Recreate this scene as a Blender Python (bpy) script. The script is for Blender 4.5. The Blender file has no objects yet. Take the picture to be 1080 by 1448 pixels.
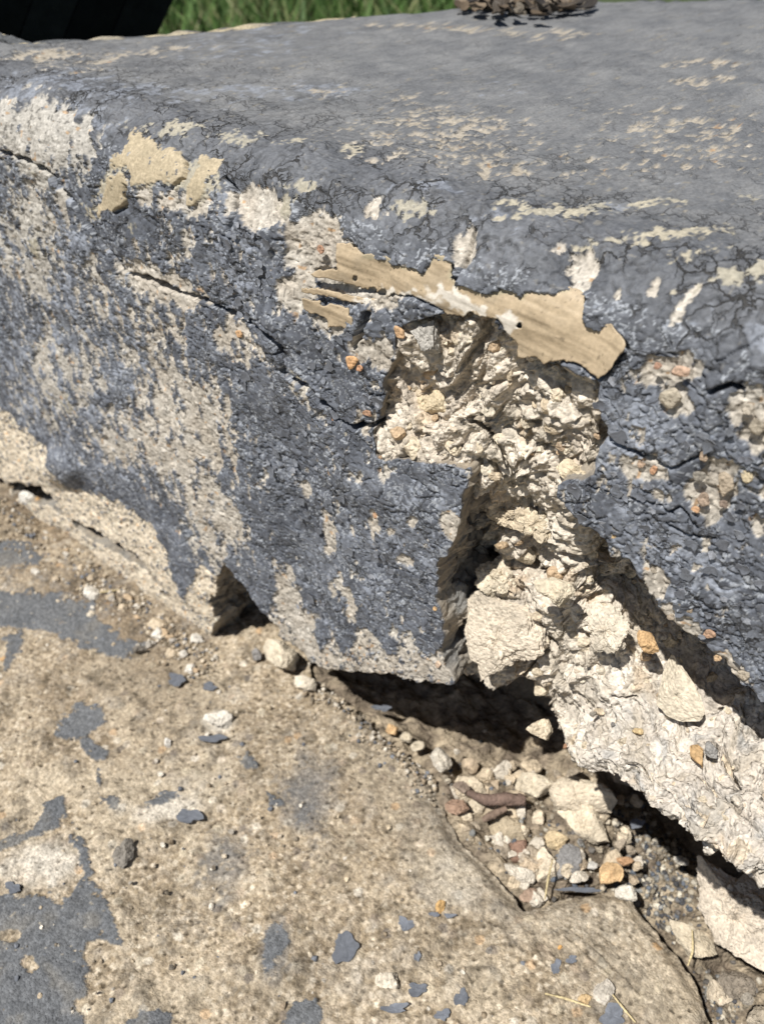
import bpy, math, time
import numpy as np
from math import sin, cos, atan, sqrt, radians, pi
from mathutils import Vector, Matrix

T0 = time.time()
rng = np.random.default_rng(7)

# ------------------------------------------------------------------ camera
H = 0.17                      # riser height (m)
FPX = 1170.0                  # focal length in photo pixels (1080 x 1448)
PITCH = radians(39.95)
AZ = radians(50.825)          # angle between view direction and the step's front
CAM = np.array([cos(AZ) * .146, -sin(AZ) * .146, .2215])
R_ = np.array([sin(AZ), cos(AZ), 0.0])
F_ = np.array([-cos(AZ), sin(AZ), 0.0])
Z_ = np.array([0, 0, 1.0])
FW = cos(PITCH) * F_ - sin(PITCH) * Z_
UP = sin(PITCH) * F_ + cos(PITCH) * Z_

scene = bpy.context.scene
cd = bpy.data.cameras.new('camera')
cam = bpy.data.objects.new('camera', cd)
scene.collection.objects.link(cam)
scene.camera = cam
m = Matrix((R_, UP, -FW)).transposed().to_4x4()
m.translation = Vector(CAM)
cam.matrix_world = m
cd.sensor_fit = 'VERTICAL'
cd.sensor_height = 36.0
cd.lens = FPX / 1448 * 36.0
cd.clip_start = 0.01
cd.clip_end = 500
cd.dof.use_dof = True
cd.dof.focus_distance = 0.167
cd.dof.aperture_fstop = 23.0

# ------------------------------------------------------------------ light
SUN = np.array([-.07, -.47, .88]); SUN /= np.linalg.norm(SUN)
SUN_EL = math.asin(SUN[2])
world = bpy.data.worlds.new('World'); scene.world = world
world.use_nodes = True
wn = world.node_tree
bg = wn.nodes['Background']
sky = wn.nodes.new('ShaderNodeTexSky')
sky.sky_type = 'NISHITA'; sky.sun_disc = False
sky.sun_elevation = SUN_EL
sky.sun_rotation = math.atan2(SUN[0], SUN[1])
wn.links.new(sky.outputs[0], bg.inputs[0])
bg.inputs[1].default_value = 0.05
ld = bpy.data.lights.new('sun', 'SUN'); ld.energy = 5.0; ld.angle = radians(.53)
ld.color = (1.0, .962, .905)
sun = bpy.data.objects.new('sun', ld); scene.collection.objects.link(sun)
sun.rotation_euler = Vector(SUN).to_track_quat('Z', 'Y').to_euler()
scene.view_settings.view_transform = 'Standard'
scene.view_settings.look = 'None'
scene.view_settings.gamma = 1.0
scene.view_settings.exposure = 0.34

# ------------------------------------------------------------------ projection helpers (trace points onto real surfaces)
def ray(x, y):
    return FW * FPX + R_ * (x - 540.0) - UP * (y - 724.0)
def on_z(x, y, z=0.0):
    d = ray(x, y); return CAM + d * ((z - CAM[2]) / d[2])
def on_y(x, y, yy=0.0):
    d = ray(x, y); return CAM + d * ((yy - CAM[1]) / d[1])
def proj(P):
    d = P - CAM
    z = np.maximum(d @ FW, 1e-3)
    return 540 + FPX * (d @ R_) / z, 724 - FPX * (d @ UP) / z

# ------------------------------------------------------------------ noise
def _h(ix, iy, iz, seed):
    h = (ix.astype(np.int64) * 374761393 + iy.astype(np.int64) * 668265263 + iz * 2147483647 + seed * 974634777) & 0xFFFFFFFF
    h = ((h ^ (h >> 13)) * 1274126177) & 0xFFFFFFFF
    h = ((h ^ (h >> 16)) * 2246822519) & 0xFFFFFFFF
    return ((h ^ (h >> 15)) & 0xFFFFFF).astype(np.float32) / np.float32(0xFFFFFF)
def vn2(x, y, seed=0):
    ix = np.floor(x); iy = np.floor(y); fx = (x - ix).astype(np.float32); fy = (y - iy).astype(np.float32)
    ux = fx * fx * (3 - 2 * fx); uy = fy * fy * (3 - 2 * fy)
    ix = ix.astype(np.int64); iy = iy.astype(np.int64)
    a = _h(ix, iy, 0, seed); b = _h(ix + 1, iy, 0, seed); c = _h(ix, iy + 1, 0, seed); d = _h(ix + 1, iy + 1, 0, seed)
    return (a + (b - a) * ux) * (1 - uy) + (c + (d - c) * ux) * uy
def fbm2(x, y, oct=4, seed=0, gain=.5):
    r = 0; a = 1; t = 0
    for k in range(oct):
        r = r + a * (vn2(x * 2 ** k + 17.3 * k, y * 2 ** k - 9.1 * k, seed + k) * 2 - 1); t += a; a *= gain
    return r / t * 1.6
def vn3(p, seed=0):
    i = np.floor(p); f = p - i; u = f * f * (3 - 2 * f); i = i.astype(np.int64)
    r = 0
    for dx in (0, 1):
        wx = u[..., 0] if dx else 1 - u[..., 0]
        for dy in (0, 1):
            wy = u[..., 1] if dy else 1 - u[..., 1]
            for dz in (0, 1):
                wz = u[..., 2] if dz else 1 - u[..., 2]
                r = r + wx * wy * wz * _h(i[..., 0] + dx, i[..., 1] + dy, i[..., 2] + dz, seed)
    return r
def fbm3(p, oct=4, seed=0, gain=.5):
    r = 0; a = 1; t = 0
    for k in range(oct):
        r = r + a * (vn3(p * 2 ** k + 11.7 * k, seed + k) * 2 - 1); t += a; a *= gain
    return r / t * 1.6
def voro(x, y, seed=0, jit=.9):
    """jittered cells: distance to nearest, to second, offset to nearest centre and three random numbers per cell"""
    ix = np.floor(x).astype(np.int64); iy = np.floor(y).astype(np.int64)
    F1 = np.full(x.shape, 9., np.float32); F2 = F1.copy()
    cx = np.zeros(x.shape, np.int64); cy = cx.copy(); ox = np.zeros(x.shape, np.float32); oy = ox.copy()
    for dx in (-1, 0, 1):
        for dy in (-1, 0, 1):
            jx = ix + dx; jy = iy + dy
            px = jx + .5 + jit * (_h(jx, jy, 1, seed) - .5); py = jy + .5 + jit * (_h(jx, jy, 2, seed) - .5)
            ex = (x - px).astype(np.float32); ey = (y - py).astype(np.float32)
            d = np.sqrt(ex * ex + ey * ey)
            near = d < F1
            F2 = np.where(near, F1, np.minimum(F2, d))
            cx = np.where(near, jx, cx); cy = np.where(near, jy, cy)
            ox = np.where(near, ex, ox); oy = np.where(near, ey, oy)
            F1 = np.where(near, d, F1)
    return F1, F2, ox, oy, _h(cx, cy, 5, seed), _h(cx, cy, 6, seed), _h(cx, cy, 7, seed)
def sstep(a, b, x):
    t = np.clip((x - a) / (b - a), 0, 1); return t * t * (3 - 2 * t)
def mix(a, b, t):
    a = np.asarray(a, np.float32); b = np.asarray(b, np.float32)
    if np.ndim(t) > 0: t = np.asarray(t)[..., None]
    return a * (1 - t) + b * t
def inpoly(x, y, poly):
    r = np.zeros(x.shape, bool); n = len(poly)
    for i in range(n):
        x0, y0 = poly[i]; x1, y1 = poly[(i + 1) % n]
        if y0 == y1: continue
        r ^= ((y0 > y) != (y1 > y)) & (x < (x1 - x0) * (y - y0) / (y1 - y0) + x0)
    return r
def dline(x, y, pts):
    """distance in pixels to a polyline"""
    d = np.full(x.shape, 1e6)
    for (x0, y0), (x1, y1) in zip(pts[:-1], pts[1:]):
        ux, uy = x1 - x0, y1 - y0; L = ux * ux + uy * uy
        t = np.clip(((x - x0) * ux + (y - y0) * uy) / L, 0, 1)
        d = np.minimum(d, np.hypot(x - x0 - t * ux, y - y0 - t * uy))
    return d
def blobs(x, y, lst):
    r = np.zeros(x.shape, np.float32)
    for cx, cy, rx, ry, rot, amp in lst:
        c, s = cos(radians(rot)), sin(radians(rot))
        dx, dy = x - cx, y - cy
        a = (dx * c + dy * s) / rx; b = (-dx * s + dy * c) / ry
        d2 = a * a + b * b
        r = np.maximum(r, amp * np.exp(-np.minimum(d2, 6) ** 1.6 * .7)) if amp > 0 else np.minimum(r, amp * np.exp(-np.minimum(d2, 6) ** 1.6 * .7))
    return r

# ------------------------------------------------------------------ materials
def surf_mat(name, grain=2600., grain_amt=.25, bump=.35, rough=None, spec=.3, bump_d=.0003, speck=0., speck_scale=1300., sand=0., sand_scale=1100., sand_bump=.6):
    mt = bpy.data.materials.new(name); mt.use_nodes = True
    nt = mt.node_tree; n = nt.nodes; L = nt.links
    bs = n['Principled BSDF']
    at = n.new('ShaderNodeAttribute'); at.attribute_name = 'Col'
    tc = n.new('ShaderNodeTexCoord')
    no = n.new('ShaderNodeTexNoise'); no.inputs['Scale'].default_value = grain; no.inputs['Detail'].default_value = 3; no.inputs['Roughness'].default_value = .7
    L.new(tc.outputs['Object'], no.inputs['Vector'])
    mr = n.new('ShaderNodeMapRange'); mr.inputs[1].default_value = .25; mr.inputs[2].default_value = .75
    mr.inputs[3].default_value = 1 - grain_amt; mr.inputs[4].default_value = 1 + grain_amt
    L.new(no.outputs[0], mr.inputs[0])
    mx = n.new('ShaderNodeMix'); mx.data_type = 'RGBA'; mx.blend_type = 'MULTIPLY'; mx.inputs[0].default_value = 1
    L.new(at.outputs['Color'], mx.inputs[6]); L.new(mr.outputs[0], mx.inputs[7])
    out = mx.outputs[2]
    if speck:
        n2 = n.new('ShaderNodeTexNoise'); n2.inputs['Scale'].default_value = speck_scale; n2.inputs['Detail'].default_value = 1.5
        L.new(tc.outputs['Object'], n2.inputs['Vector'])
        m2 = n.new('ShaderNodeMapRange'); m2.inputs[1].default_value = .34; m2.inputs[2].default_value = .66
        m2.inputs[3].default_value = 1 - speck; m2.inputs[4].default_value = 1 + speck * .8
        L.new(n2.outputs[0], m2.inputs[0])
        m3 = n.new('ShaderNodeMix'); m3.data_type = 'RGBA'; m3.blend_type = 'MULTIPLY'; m3.inputs[0].default_value = 1
        L.new(out, m3.inputs[6]); L.new(m2.outputs[0], m3.inputs[7]); out = m3.outputs[2]
    vo = None
    if sand:
        vo = n.new('ShaderNodeTexVoronoi'); vo.inputs['Scale'].default_value = sand_scale
        L.new(tc.outputs['Object'], vo.inputs['Vector'])
        sc = n.new('ShaderNodeSeparateColor'); L.new(vo.outputs['Color'], sc.inputs[0])
        m4 = n.new('ShaderNodeMapRange'); m4.inputs[3].default_value = 1 - sand; m4.inputs[4].default_value = 1 + sand
        L.new(sc.outputs[0], m4.inputs[0])
        m5 = n.new('ShaderNodeMix'); m5.data_type = 'RGBA'; m5.blend_type = 'MULTIPLY'; m5.inputs[0].default_value = 1
        L.new(out, m5.inputs[6]); L.new(m4.outputs[0], m5.inputs[7]); out = m5.outputs[2]
    L.new(out, bs.inputs['Base Color'])
    if rough is None: L.new(at.outputs['Alpha'], bs.inputs['Roughness'])
    else: bs.inputs['Roughness'].default_value = rough
    bs.inputs['Specular IOR Level'].default_value = spec
    bp = n.new('ShaderNodeBump'); bp.inputs['Strength'].default_value = bump; bp.inputs['Distance'].default_value = bump_d
    L.new(no.outputs[0], bp.inputs['Height'])
    last = bp
    if vo is not None:
        b2 = n.new('ShaderNodeBump'); b2.inputs['Strength'].default_value = sand_bump; b2.inputs['Distance'].default_value = .6 / sand_scale; b2.invert = True
        L.new(vo.outputs['Distance'], b2.inputs['Height']); L.new(bp.outputs[0], b2.inputs['Normal']); last = b2
    L.new(last.outputs[0], bs.inputs['Normal'])
    return mt
M_SHELL = surf_mat('weathered painted concrete', 2400, .14, .4, speck=.13, speck_scale=1500)
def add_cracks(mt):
    """alligator cracks through the paint film, their shade painted in as near-black colour; the film stands proud on both sides"""
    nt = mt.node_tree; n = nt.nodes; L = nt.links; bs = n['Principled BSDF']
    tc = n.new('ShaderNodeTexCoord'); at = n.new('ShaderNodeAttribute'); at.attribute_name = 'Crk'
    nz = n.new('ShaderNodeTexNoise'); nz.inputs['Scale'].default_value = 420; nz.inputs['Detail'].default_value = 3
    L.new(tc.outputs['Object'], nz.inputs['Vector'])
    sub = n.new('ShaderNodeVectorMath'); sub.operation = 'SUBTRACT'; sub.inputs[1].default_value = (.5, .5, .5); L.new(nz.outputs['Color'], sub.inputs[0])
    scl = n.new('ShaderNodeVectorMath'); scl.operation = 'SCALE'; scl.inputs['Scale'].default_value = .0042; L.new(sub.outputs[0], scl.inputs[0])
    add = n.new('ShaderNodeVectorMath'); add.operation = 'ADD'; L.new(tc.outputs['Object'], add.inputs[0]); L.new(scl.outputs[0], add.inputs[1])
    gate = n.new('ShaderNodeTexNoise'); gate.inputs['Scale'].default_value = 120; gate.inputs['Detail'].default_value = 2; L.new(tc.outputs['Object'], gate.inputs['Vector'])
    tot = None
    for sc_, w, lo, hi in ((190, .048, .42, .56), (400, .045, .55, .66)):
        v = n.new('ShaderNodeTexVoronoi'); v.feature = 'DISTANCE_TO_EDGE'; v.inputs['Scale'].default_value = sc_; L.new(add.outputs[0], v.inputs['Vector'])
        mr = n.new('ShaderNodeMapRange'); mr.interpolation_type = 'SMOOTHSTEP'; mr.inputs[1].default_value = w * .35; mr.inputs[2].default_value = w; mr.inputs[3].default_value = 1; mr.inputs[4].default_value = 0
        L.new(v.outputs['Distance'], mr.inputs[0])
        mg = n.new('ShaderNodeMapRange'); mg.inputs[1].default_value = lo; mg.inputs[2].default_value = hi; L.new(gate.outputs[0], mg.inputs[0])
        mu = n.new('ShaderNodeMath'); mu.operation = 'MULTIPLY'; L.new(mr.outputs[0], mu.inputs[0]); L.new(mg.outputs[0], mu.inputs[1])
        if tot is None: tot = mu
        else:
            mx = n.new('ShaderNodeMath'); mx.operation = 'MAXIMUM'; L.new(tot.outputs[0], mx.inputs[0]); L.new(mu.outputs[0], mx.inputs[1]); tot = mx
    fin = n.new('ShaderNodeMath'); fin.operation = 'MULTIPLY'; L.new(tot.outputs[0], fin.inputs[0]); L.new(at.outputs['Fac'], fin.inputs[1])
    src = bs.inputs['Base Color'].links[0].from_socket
    mc = n.new('ShaderNodeMix'); mc.data_type = 'RGBA'; L.new(fin.outputs[0], mc.inputs[0]); L.new(src, mc.inputs[6]); mc.inputs[7].default_value = (.028, .027, .026, 1)  # crack lines darkened in the base colour to stand for shade inside them
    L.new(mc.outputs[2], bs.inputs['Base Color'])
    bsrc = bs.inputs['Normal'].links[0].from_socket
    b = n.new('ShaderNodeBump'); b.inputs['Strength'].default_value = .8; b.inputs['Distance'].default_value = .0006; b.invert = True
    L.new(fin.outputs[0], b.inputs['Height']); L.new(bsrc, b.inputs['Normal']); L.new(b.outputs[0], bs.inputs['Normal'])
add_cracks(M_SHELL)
M_CORE = surf_mat('broken concrete', 1900, .16, .3, rough=.95, spec=.1, bump_d=.0007, speck=.10, sand=.16, sand_scale=1000., sand_bump=.8)
M_GROUND = surf_mat('gritty lower concrete', 2300, .22, .8, spec=.2, bump_d=.0005, speck=.20, speck_scale=900, sand=.22, sand_scale=1500., sand_bump=.5)
M_TAN = surf_mat('old tan paint', 1500, .10, .25, spec=.3, speck=.06)
M_ROCK = surf_mat('stone', 1700, .16, .4, rough=.93, spec=.12, bump_d=.0006, speck=.10, sand=.12, sand_scale=1300., sand_bump=.6)
M_FLAKE = surf_mat('grey paint flake', 2500, .14, .25, rough=.6, spec=.35)
M_VEG = surf_mat('plants', 300, .15, .0, rough=.6, spec=.3)
M_WOOD = surf_mat('dark wood', 120, .4, .3, rough=.85, spec=.1, bump_d=.002)

# ------------------------------------------------------------------ mesh builders
def raw_mesh(name, V, quads=None, tris=None, col=None, smooth=True, nflat=0):
    me = bpy.data.meshes.new(name)
    V = np.asarray(V, np.float32)
    me.vertices.add(len(V)); me.vertices.foreach_set('co', V.ravel())
    parts = []; starts = []; n = 0
    if quads is not None and len(quads):
        q = np.asarray(quads, np.int32); parts.append(q.ravel()); starts.append(np.arange(len(q)) * 4 + n); n += q.size
    if tris is not None and len(tris):
        t = np.asarray(tris, np.int32); parts.append(t.ravel()); starts.append(np.arange(len(t)) * 3 + n); n += t.size
    li = np.concatenate(parts); ls = np.concatenate(starts).astype(np.int32)
    me.loops.add(len(li)); me.loops.foreach_set('vertex_index', li)
    me.polygons.add(len(ls)); me.polygons.foreach_set('loop_start', ls)
    sm = np.full(len(ls), smooth, bool)
    if nflat: sm[-nflat:] = False
    me.polygons.foreach_set('use_smooth', sm)
    me.update(calc_edges=True); me.validate()
    if col is not None:
        a = me.color_attributes.new('Col', 'FLOAT_COLOR', 'POINT')
        c = np.ones((len(V), 4), np.float32); col = np.asarray(col, np.float32)
        c[:, :min(4, col.shape[1])] = col[:, :4]
        a.data.foreach_set('color', c.ravel())
        if col.shape[1] > 4:
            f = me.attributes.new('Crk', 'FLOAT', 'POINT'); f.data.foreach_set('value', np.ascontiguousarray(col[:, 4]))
    return me
def obj(name, me, mat=None, parent=None, **props):
    o = bpy.data.objects.new(name, me)
    scene.collection.objects.link(o)
    if mat and me is not None and not me.materials: me.materials.append(mat)
    if parent: o.parent = parent
    for k, v in props.items(): o[k] = v
    return o
def empty(name, loc=(0, 0, 0), **props):
    return obj(name, None, None, None, **props)
def plate(name, P, N, cells, col, depth, rows, wallcol, wamp=.002, wfreq=220., mat=None, parent=None, smooth=True,
          open_edge=None, smooth_it=3, seed=3, wdir=None, back=False):
    """grid sheet P (n,m,3) with the cells switched on by a mask; every free edge gets a rough broken wall going inwards"""
    n, mm = P.shape[:2]
    idx = np.arange(n * mm).reshape(n, mm)
    a = idx[:-1, :-1][cells]; b = idx[1:, :-1][cells]; c = idx[1:, 1:][cells]; d = idx[:-1, 1:][cells]
    quads = np.stack([a, b, c, d], 1)
    if open_edge is None: open_edge = ~cells                   # neighbours that count as empty
    pe = np.zeros((n + 1, mm + 1), bool); pe[1:-1, 1:-1] = open_edge
    pc = np.zeros((n + 1, mm + 1), bool); pc[1:-1, 1:-1] = cells
    E = []
    # edge between cell(i,j) and cell(i,j-1): verts idx[i,j]-idx[i+1,j]
    for di, dj, e0, e1 in ((0, -1, (0, 0), (1, 0)), (0, 1, (1, 1), (0, 1)), (-1, 0, (0, 1), (0, 0)), (1, 0, (1, 0), (1, 1))):
        nb = pe[1 + di:n + di, 1 + dj:mm + dj]
        ii, jj = np.nonzero(cells & nb)
        E.append(np.stack([idx[ii + e0[0], jj + e0[1]], idx[ii + e1[0], jj + e1[1]]], 1))
    E = np.concatenate(E)
    V = P.reshape(-1, 3).copy(); NN = N.reshape(-1, 3); C = col.reshape(-1, col.shape[-1])
    if len(E):
        for _ in range(smooth_it):
            S = np.zeros_like(V); K = np.zeros(len(V))
            np.add.at(S, E[:, 0], V[E[:, 1]]); np.add.at(S, E[:, 1], V[E[:, 0]])
            np.add.at(K, E[:, 0], 1); np.add.at(K, E[:, 1], 1)
            w = K > 1
            V[w] = V[w] * .5 + .5 * S[w] / K[w][:, None]
        bv = np.unique(E); mp = -np.ones(len(V), np.int64); mp[bv] = np.arange(len(bv))
        base = V[bv]; nb = NN[bv] if wdir is None else -np.broadcast_to(wdir, base.shape)
        dep = depth.reshape(-1)[bv] if np.ndim(depth) else np.full(len(bv), depth)
        rings = [base]; ids = [bv]; off = len(V); newV = []; newC = []
        for k in range(1, rows + 1):
            t = k / rows
            q = base - nb * (dep * t)[:, None]
            nz = np.stack([fbm3(q * wfreq, 4, seed + 31 * a_) for a_ in range(3)], 1)
            n4 = np.stack([fbm3(q * wfreq * 3.1, 3, seed + 7 + 31 * a_) for a_ in range(3)], 1)
            q = q + (nz * wamp + n4 * wamp * .30) * min(1, t * 2.5)
            newV.append(q); newC.append(wallcol(q)); ids.append(np.arange(len(bv)) + off); off += len(bv)
        e = mp[E]
        wq = []
        for k in range(rows):
            wq.append(np.stack([ids[k][e[:, 1]], ids[k][e[:, 0]], ids[k + 1][e[:, 0]], ids[k + 1][e[:, 1]]], 1))
        fit = lambda c_: np.pad(np.asarray(c_, np.float32), ((0, 0), (0, max(0, C.shape[1] - c_.shape[1]))))[:, :C.shape[1]]
        V = np.concatenate([V] + newV); C = np.concatenate([C] + [fit(c_) for c_ in newC])
        quads = np.concatenate([quads] + wq); nwall = sum(len(w_) for w_ in wq)
    used = np.unique(quads); re = -np.ones(len(V), np.int64); re[used] = np.arange(len(used))
    me = raw_mesh(name, V[used], re[quads], None, C[used], smooth, nwall if len(E) else 0)
    return obj(name, me, mat, parent)

BARE = np.array([.47, .415, .335]); BEIGE = np.array([.57, .495, .39])
def concrete_col(p, seed=0, base=BEIGE):
    n1 = fbm3(p * 90, 3, seed); n2 = fbm3(p * 700, 2, seed + 9); n3 = vn3(p * 1500, seed + 4)
    c = mix(base, base * np.array([.78, .74, .68]), np.clip(.5 + .6 * n1, 0, 1))
    c = c * (1 + .16 * n2)[:, None]
    c = np.where((n3 > .86)[:, None], c * .55, c)
    return np.concatenate([np.clip(c, .02, .8), np.full((len(c), 1), .93)], 1)
def sidewall_col(p):
    """old dirty break: greyer and browner than the fresh crumbly core"""
    c = concrete_col(p, 3, np.array([.33, .29, .235]))
    n = fbm3(p * 160, 3, 77)
    c[:, :3] = mix(c[:, :3], np.array([.16, .165, .165]), np.clip(n * .7 + .25, 0, .8))
    return c

# ------------------------------------------------------------------ traced outlines (photo pixels, laid on the step's own faces)
CAVITY = [(556, 470), (575, 455), (620, 445), (660, 440), (700, 450), (730, 490), (760, 506), (800, 518), (850, 538),
          (847, 559), (855, 591), (861, 611), (855, 627), (842, 644), (840, 666), (827, 683), (791, 680), (786, 697), (805, 722),
          (822, 736), (844, 749), (861, 769), (869, 789), (887, 788), (898, 802), (911, 820), (929, 847), (940, 867), (964, 893),
          (1000, 920), (1024, 942), (1044, 967), (1064, 976), (1080, 995), (1130, 1035), (1200, 1085), (1320, 1180), (1500, 1400),
          (1400, 1700), (300, 1400), (292, 917), (302, 880), (303, 845), (308, 812), (318, 798), (345, 825), (362, 850), (380, 876), (400, 906), (425, 927),
          (440, 942), (500, 950), (560, 951), (600, 964), (645, 968), (635, 950), (624, 925), (626, 900), (622, 870), (617, 830),
          (618, 800), (624, 785), (640, 770), (652, 745), (656, 720), (660, 690), (668, 664), (640, 656), (600, 655), (570, 646), (545, 650), (532, 640),
          (524, 612), (535, 600), (540, 560), (548, 520), (560, 500)]
CRACK = [(155, 355), (175, 385), (215, 397), (245, 410), (300, 430), (325, 440), (345, 452), (378, 468), (400, 490), (405, 525), (440, 545), (455, 562), (480, 590), (500, 605), (520, 604), (540, 598)]
CRACK_W = [(-300, 130), (0, 212), (30, 222), (75, 246), (110, 300), (155, 355)]
LEFTBLOCK = CRACK_W + CRACK[1:] + [(700, 640), (700, 1300), (-600, 1300), (-600, 130)]

STRIP = [(476, 342), (494, 344), (504, 356), (511, 363), (544, 367), (550, 374), (578, 377), (594, 385), (611, 362), (622, 366), (640, 369), (636, 389), (642, 403), (664, 406), (680, 414), (696, 414), (712, 409), (723, 411), (737, 420), (747, 410), (756, 409), (766, 412), (780, 412), (804, 409), (814, 409), (826, 420), (824, 445), (826, 458), (845, 468), (853, 462), (865, 463), (881, 476), (891, 488), (877, 503), (867, 520), (848, 535), (833, 527), (814, 514), (790, 510), (768, 516), (754, 506), (730, 508), (727, 488), (715, 476), (703, 452), (677, 450), (661, 442), (650, 450), (628, 446), (606, 431), (580, 419), (556, 420), (552, 418), (540, 424), (520, 416), (503, 409), (478, 399), (444, 389), (436, 384), (452, 381), (475, 380), (474, 365)]

# ------------------------------------------------------------------ the step's painted skin: one profile (riser, rounded nose, tread) swept along X
RN = .0155
def build_step():
    step = empty('concrete_step', label='crumbling concrete step with flaking blue grey paint and a broken front', category='step')
    # columns, finer near the lens
    xs = [-.02]
    while xs[-1] < .118: xs.append(xs[-1] + .00165 * sqrt((xs[-1] - CAM[0]) ** 2 + .0245))
    left = [-.02]
    while left[-1] > -.262: left.append(left[-1] - .0019 * sqrt((left[-1] - CAM[0]) ** 2 + .0245))
    d = .001
    while left[-1] > -.6: left.append(left[-1] - d); d *= 1.12
    d = .001
    while xs[-1] < .45: xs.append(xs[-1] + d); d *= 1.12
    X = np.array(left[::-1][:-1] + xs)
    S = [-.012]
    while S[-1] < H - RN: S.append(S[-1] + (.00045 if S[-1] < .035 else .00029))
    arc = RN * pi / 2
    while S[-1] < H - RN + arc: S.append(S[-1] + .00023)
    d = .00032
    while S[-1] < H - RN + arc + .40: S.append(S[-1] + d); d = min(d * 1.021, .012)
    S = np.array(S)
    s1 = H - RN
    th = np.clip((S - s1) / RN, 0, pi / 2)
    Yp = RN - RN * np.cos(th) + np.maximum(S - s1 - arc, 0)
    Zp = np.minimum(S, s1) + RN * np.sin(th)
    Ny = -np.cos(th); Nz = np.sin(th)
    n, mm = len(S), len(X)
    x2 = np.broadcast_to(X[None, :], (n, mm)); s2 = np.broadcast_to(S[:, None], (n, mm))
    P = np.stack([x2, np.broadcast_to(Yp[:, None], (n, mm)), np.broadcast_to(Zp[:, None], (n, mm))], -1).astype(np.float64)
    N = np.stack([np.zeros((n, mm)), np.broadcast_to(Ny[:, None], (n, mm)), np.broadcast_to(Nz[:, None], (n, mm))], -1)
    px, py = proj(P)
    front = 1 - sstep(s1 - .004, s1 + arc * .75, s2)             # 1 on the riser, 0 on the tread
    topw = sstep(s1 + arc * .8, s1 + arc + .012, s2)
    nose = np.clip(1 - front - topw, 0, 1)
    # --- broken-up coordinates
    wob = fbm2(x2 * 330, s2 * 330, 4, 11); wob2 = fbm2(x2 * 330, s2 * 330, 4, 57)
    qx = px + 5.5 * wob; qy = py + 5.5 * wob2
    # --- where the paint is gone
    bare_bl = [(365, 292, 48, 28, 15, 1.5), (440, 350, 44, 48, 20, 1.5), (420, 415, 26, 35, 0, 1.3), (240, 285, 70, 18, 10, .95), (520, 590, 14, 45, 0, .8),
               (520, 500, 45, 25, 20, 1.05), (470, 462, 30, 18, 25, .9), (225, 402, 85, 24, 24, 1.2), (330, 480, 60, 26, 45, .9), (440, 565, 50, 9, 50, .85),
               (262, 610, 72, 115, -18, .98), (300, 730, 42, 72, -18, 1.02), (55, 200, 85, 62, 5, 1.1), (45, 330, 60, 120, 0, .85), (130, 420, 40, 60, 0, .7),
               (90, 520, 70, 90, 0, .75), (210, 480, 60, 60, 0, .78), (190, 620, 60, 50, 0, .9), (250, 350, 60, 40, 0, .5),
               (432, 690, 7, 17, -8, 1.3), (463, 748, 8, 24, -15, 1.3), (500, 752, 5, 14, -15, 1.1), (531, 738, 7, 22, -5, 1.25), (553, 752, 6, 8, 0, 1.1), (588, 733, 8, 9, 0, 1.3),
               (570, 794, 11, 8, 20, 1.2), (640, 742, 17, 22, 0, 1.3), (464, 778, 8, 8, 0, 1.2), (497, 852, 7, 24, -10, 1.3), (482, 822, 6, 20, -14, 1.2), (470, 835, 5, 12, 0, 1.1),
               (545, 668, 7, 14, 0, 1.1), (508, 668, 12, 9, 30, .9), (620, 945, 30, 20, 10, 1.0), (405, 840, 14, 40, -10, 1.3), (425, 890, 18, 40, -20, 1.35),
               (945, 525, 42, 26, -10, 1.4), (950, 565, 26, 22, 0, 1.3), (1062, 590, 30, 52, -10, 1.45), (1008, 690, 34, 44, 30, 1.4), (905, 660, 42, 17, 15, 1.2), (935, 700, 28, 10, 25, .95),
               (925, 815, 13, 36, -25, 1.3), (960, 880, 40, 19, 48, 1.35), (1040, 950, 34, 14, 35, 1.3), (1062, 672, 11, 9, 0, 1.2), (1072, 745, 12, 20, 0, 1.1), (1012, 720, 20, 10, 0, 1.2), (990, 715, 16, 10, 0, 1.2),
               (820, 382, 22, 28, 10, 1.25), (655, 345, 13, 34, 10, 1.2), (530, 296, 20, 14, 0, 1.1), (800, 360, 25, 12, 10, .8), (838, 378, 9, 14, 20, 1.1), (925, 407, 8, 12, 20, 1.05), (872, 415, 10, 5, -40, .9),
               (960, 440, 30, 14, -38, .6), (985, 412, 20, 9, -35, .6), (850, 500, 40, 10, -30, .55), (600, 490, 40, 30, 0, 1.2), (490, 408, 70, 22, 18, 1.25),
               # wear on the tread
               (640, 190, 120, 45, 5, .74), (700, 235, 150, 22, 5, .6), (560, 205, 110, 30, 8, .52), (980, 180, 130, 25, 3, .62), (990, 90, 60, 7, 2, .85), (700, 45, 120, 5, 5, .8), (590, 40, 70, 6, 3, .8), (930, 225, 150, 30, 0, .5),
               (120, 95, 90, 12, -5, .65), (210, 75, 100, 6, -5, .85), (60, 80, 60, 8, -5, .9), (450, 130, 60, 10, 2, .5), (1000, 115, 60, 9, 0, .75), (800, 48, 60, 4, 0, .8), (540, 185, 60, 12, 5, .6)]
    F = blobs(qx, qy, bare_bl)
    st = fbm2(x2 * 420, s2 * 260, 4, 21)                          # blotches a little taller than wide
    fi = fbm2(x2 * 1300, s2 * 900, 2, 25)
    bare_f = F + .40 * st + .22 * fi - .64 - .20 * (F < .2)
    bare_f = bare_f + (.30 * fbm2(x2 * 620, s2 * 170, 3, 205) * front * (px < 420) + .28 * topw * fbm2(x2 * 950, s2 * 950, 2, 206) - .07 * topw)
    chip = vn2(x2 * 560 + .6 * st, s2 * 380 + .6 * fi, 199); chipz = vn2(x2 * 70, s2 * 70, 198)
    bare_f = np.where((chip > .965 - .13 * chipz) & (front > .6), np.maximum(bare_f, .1), bare_f)
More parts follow.
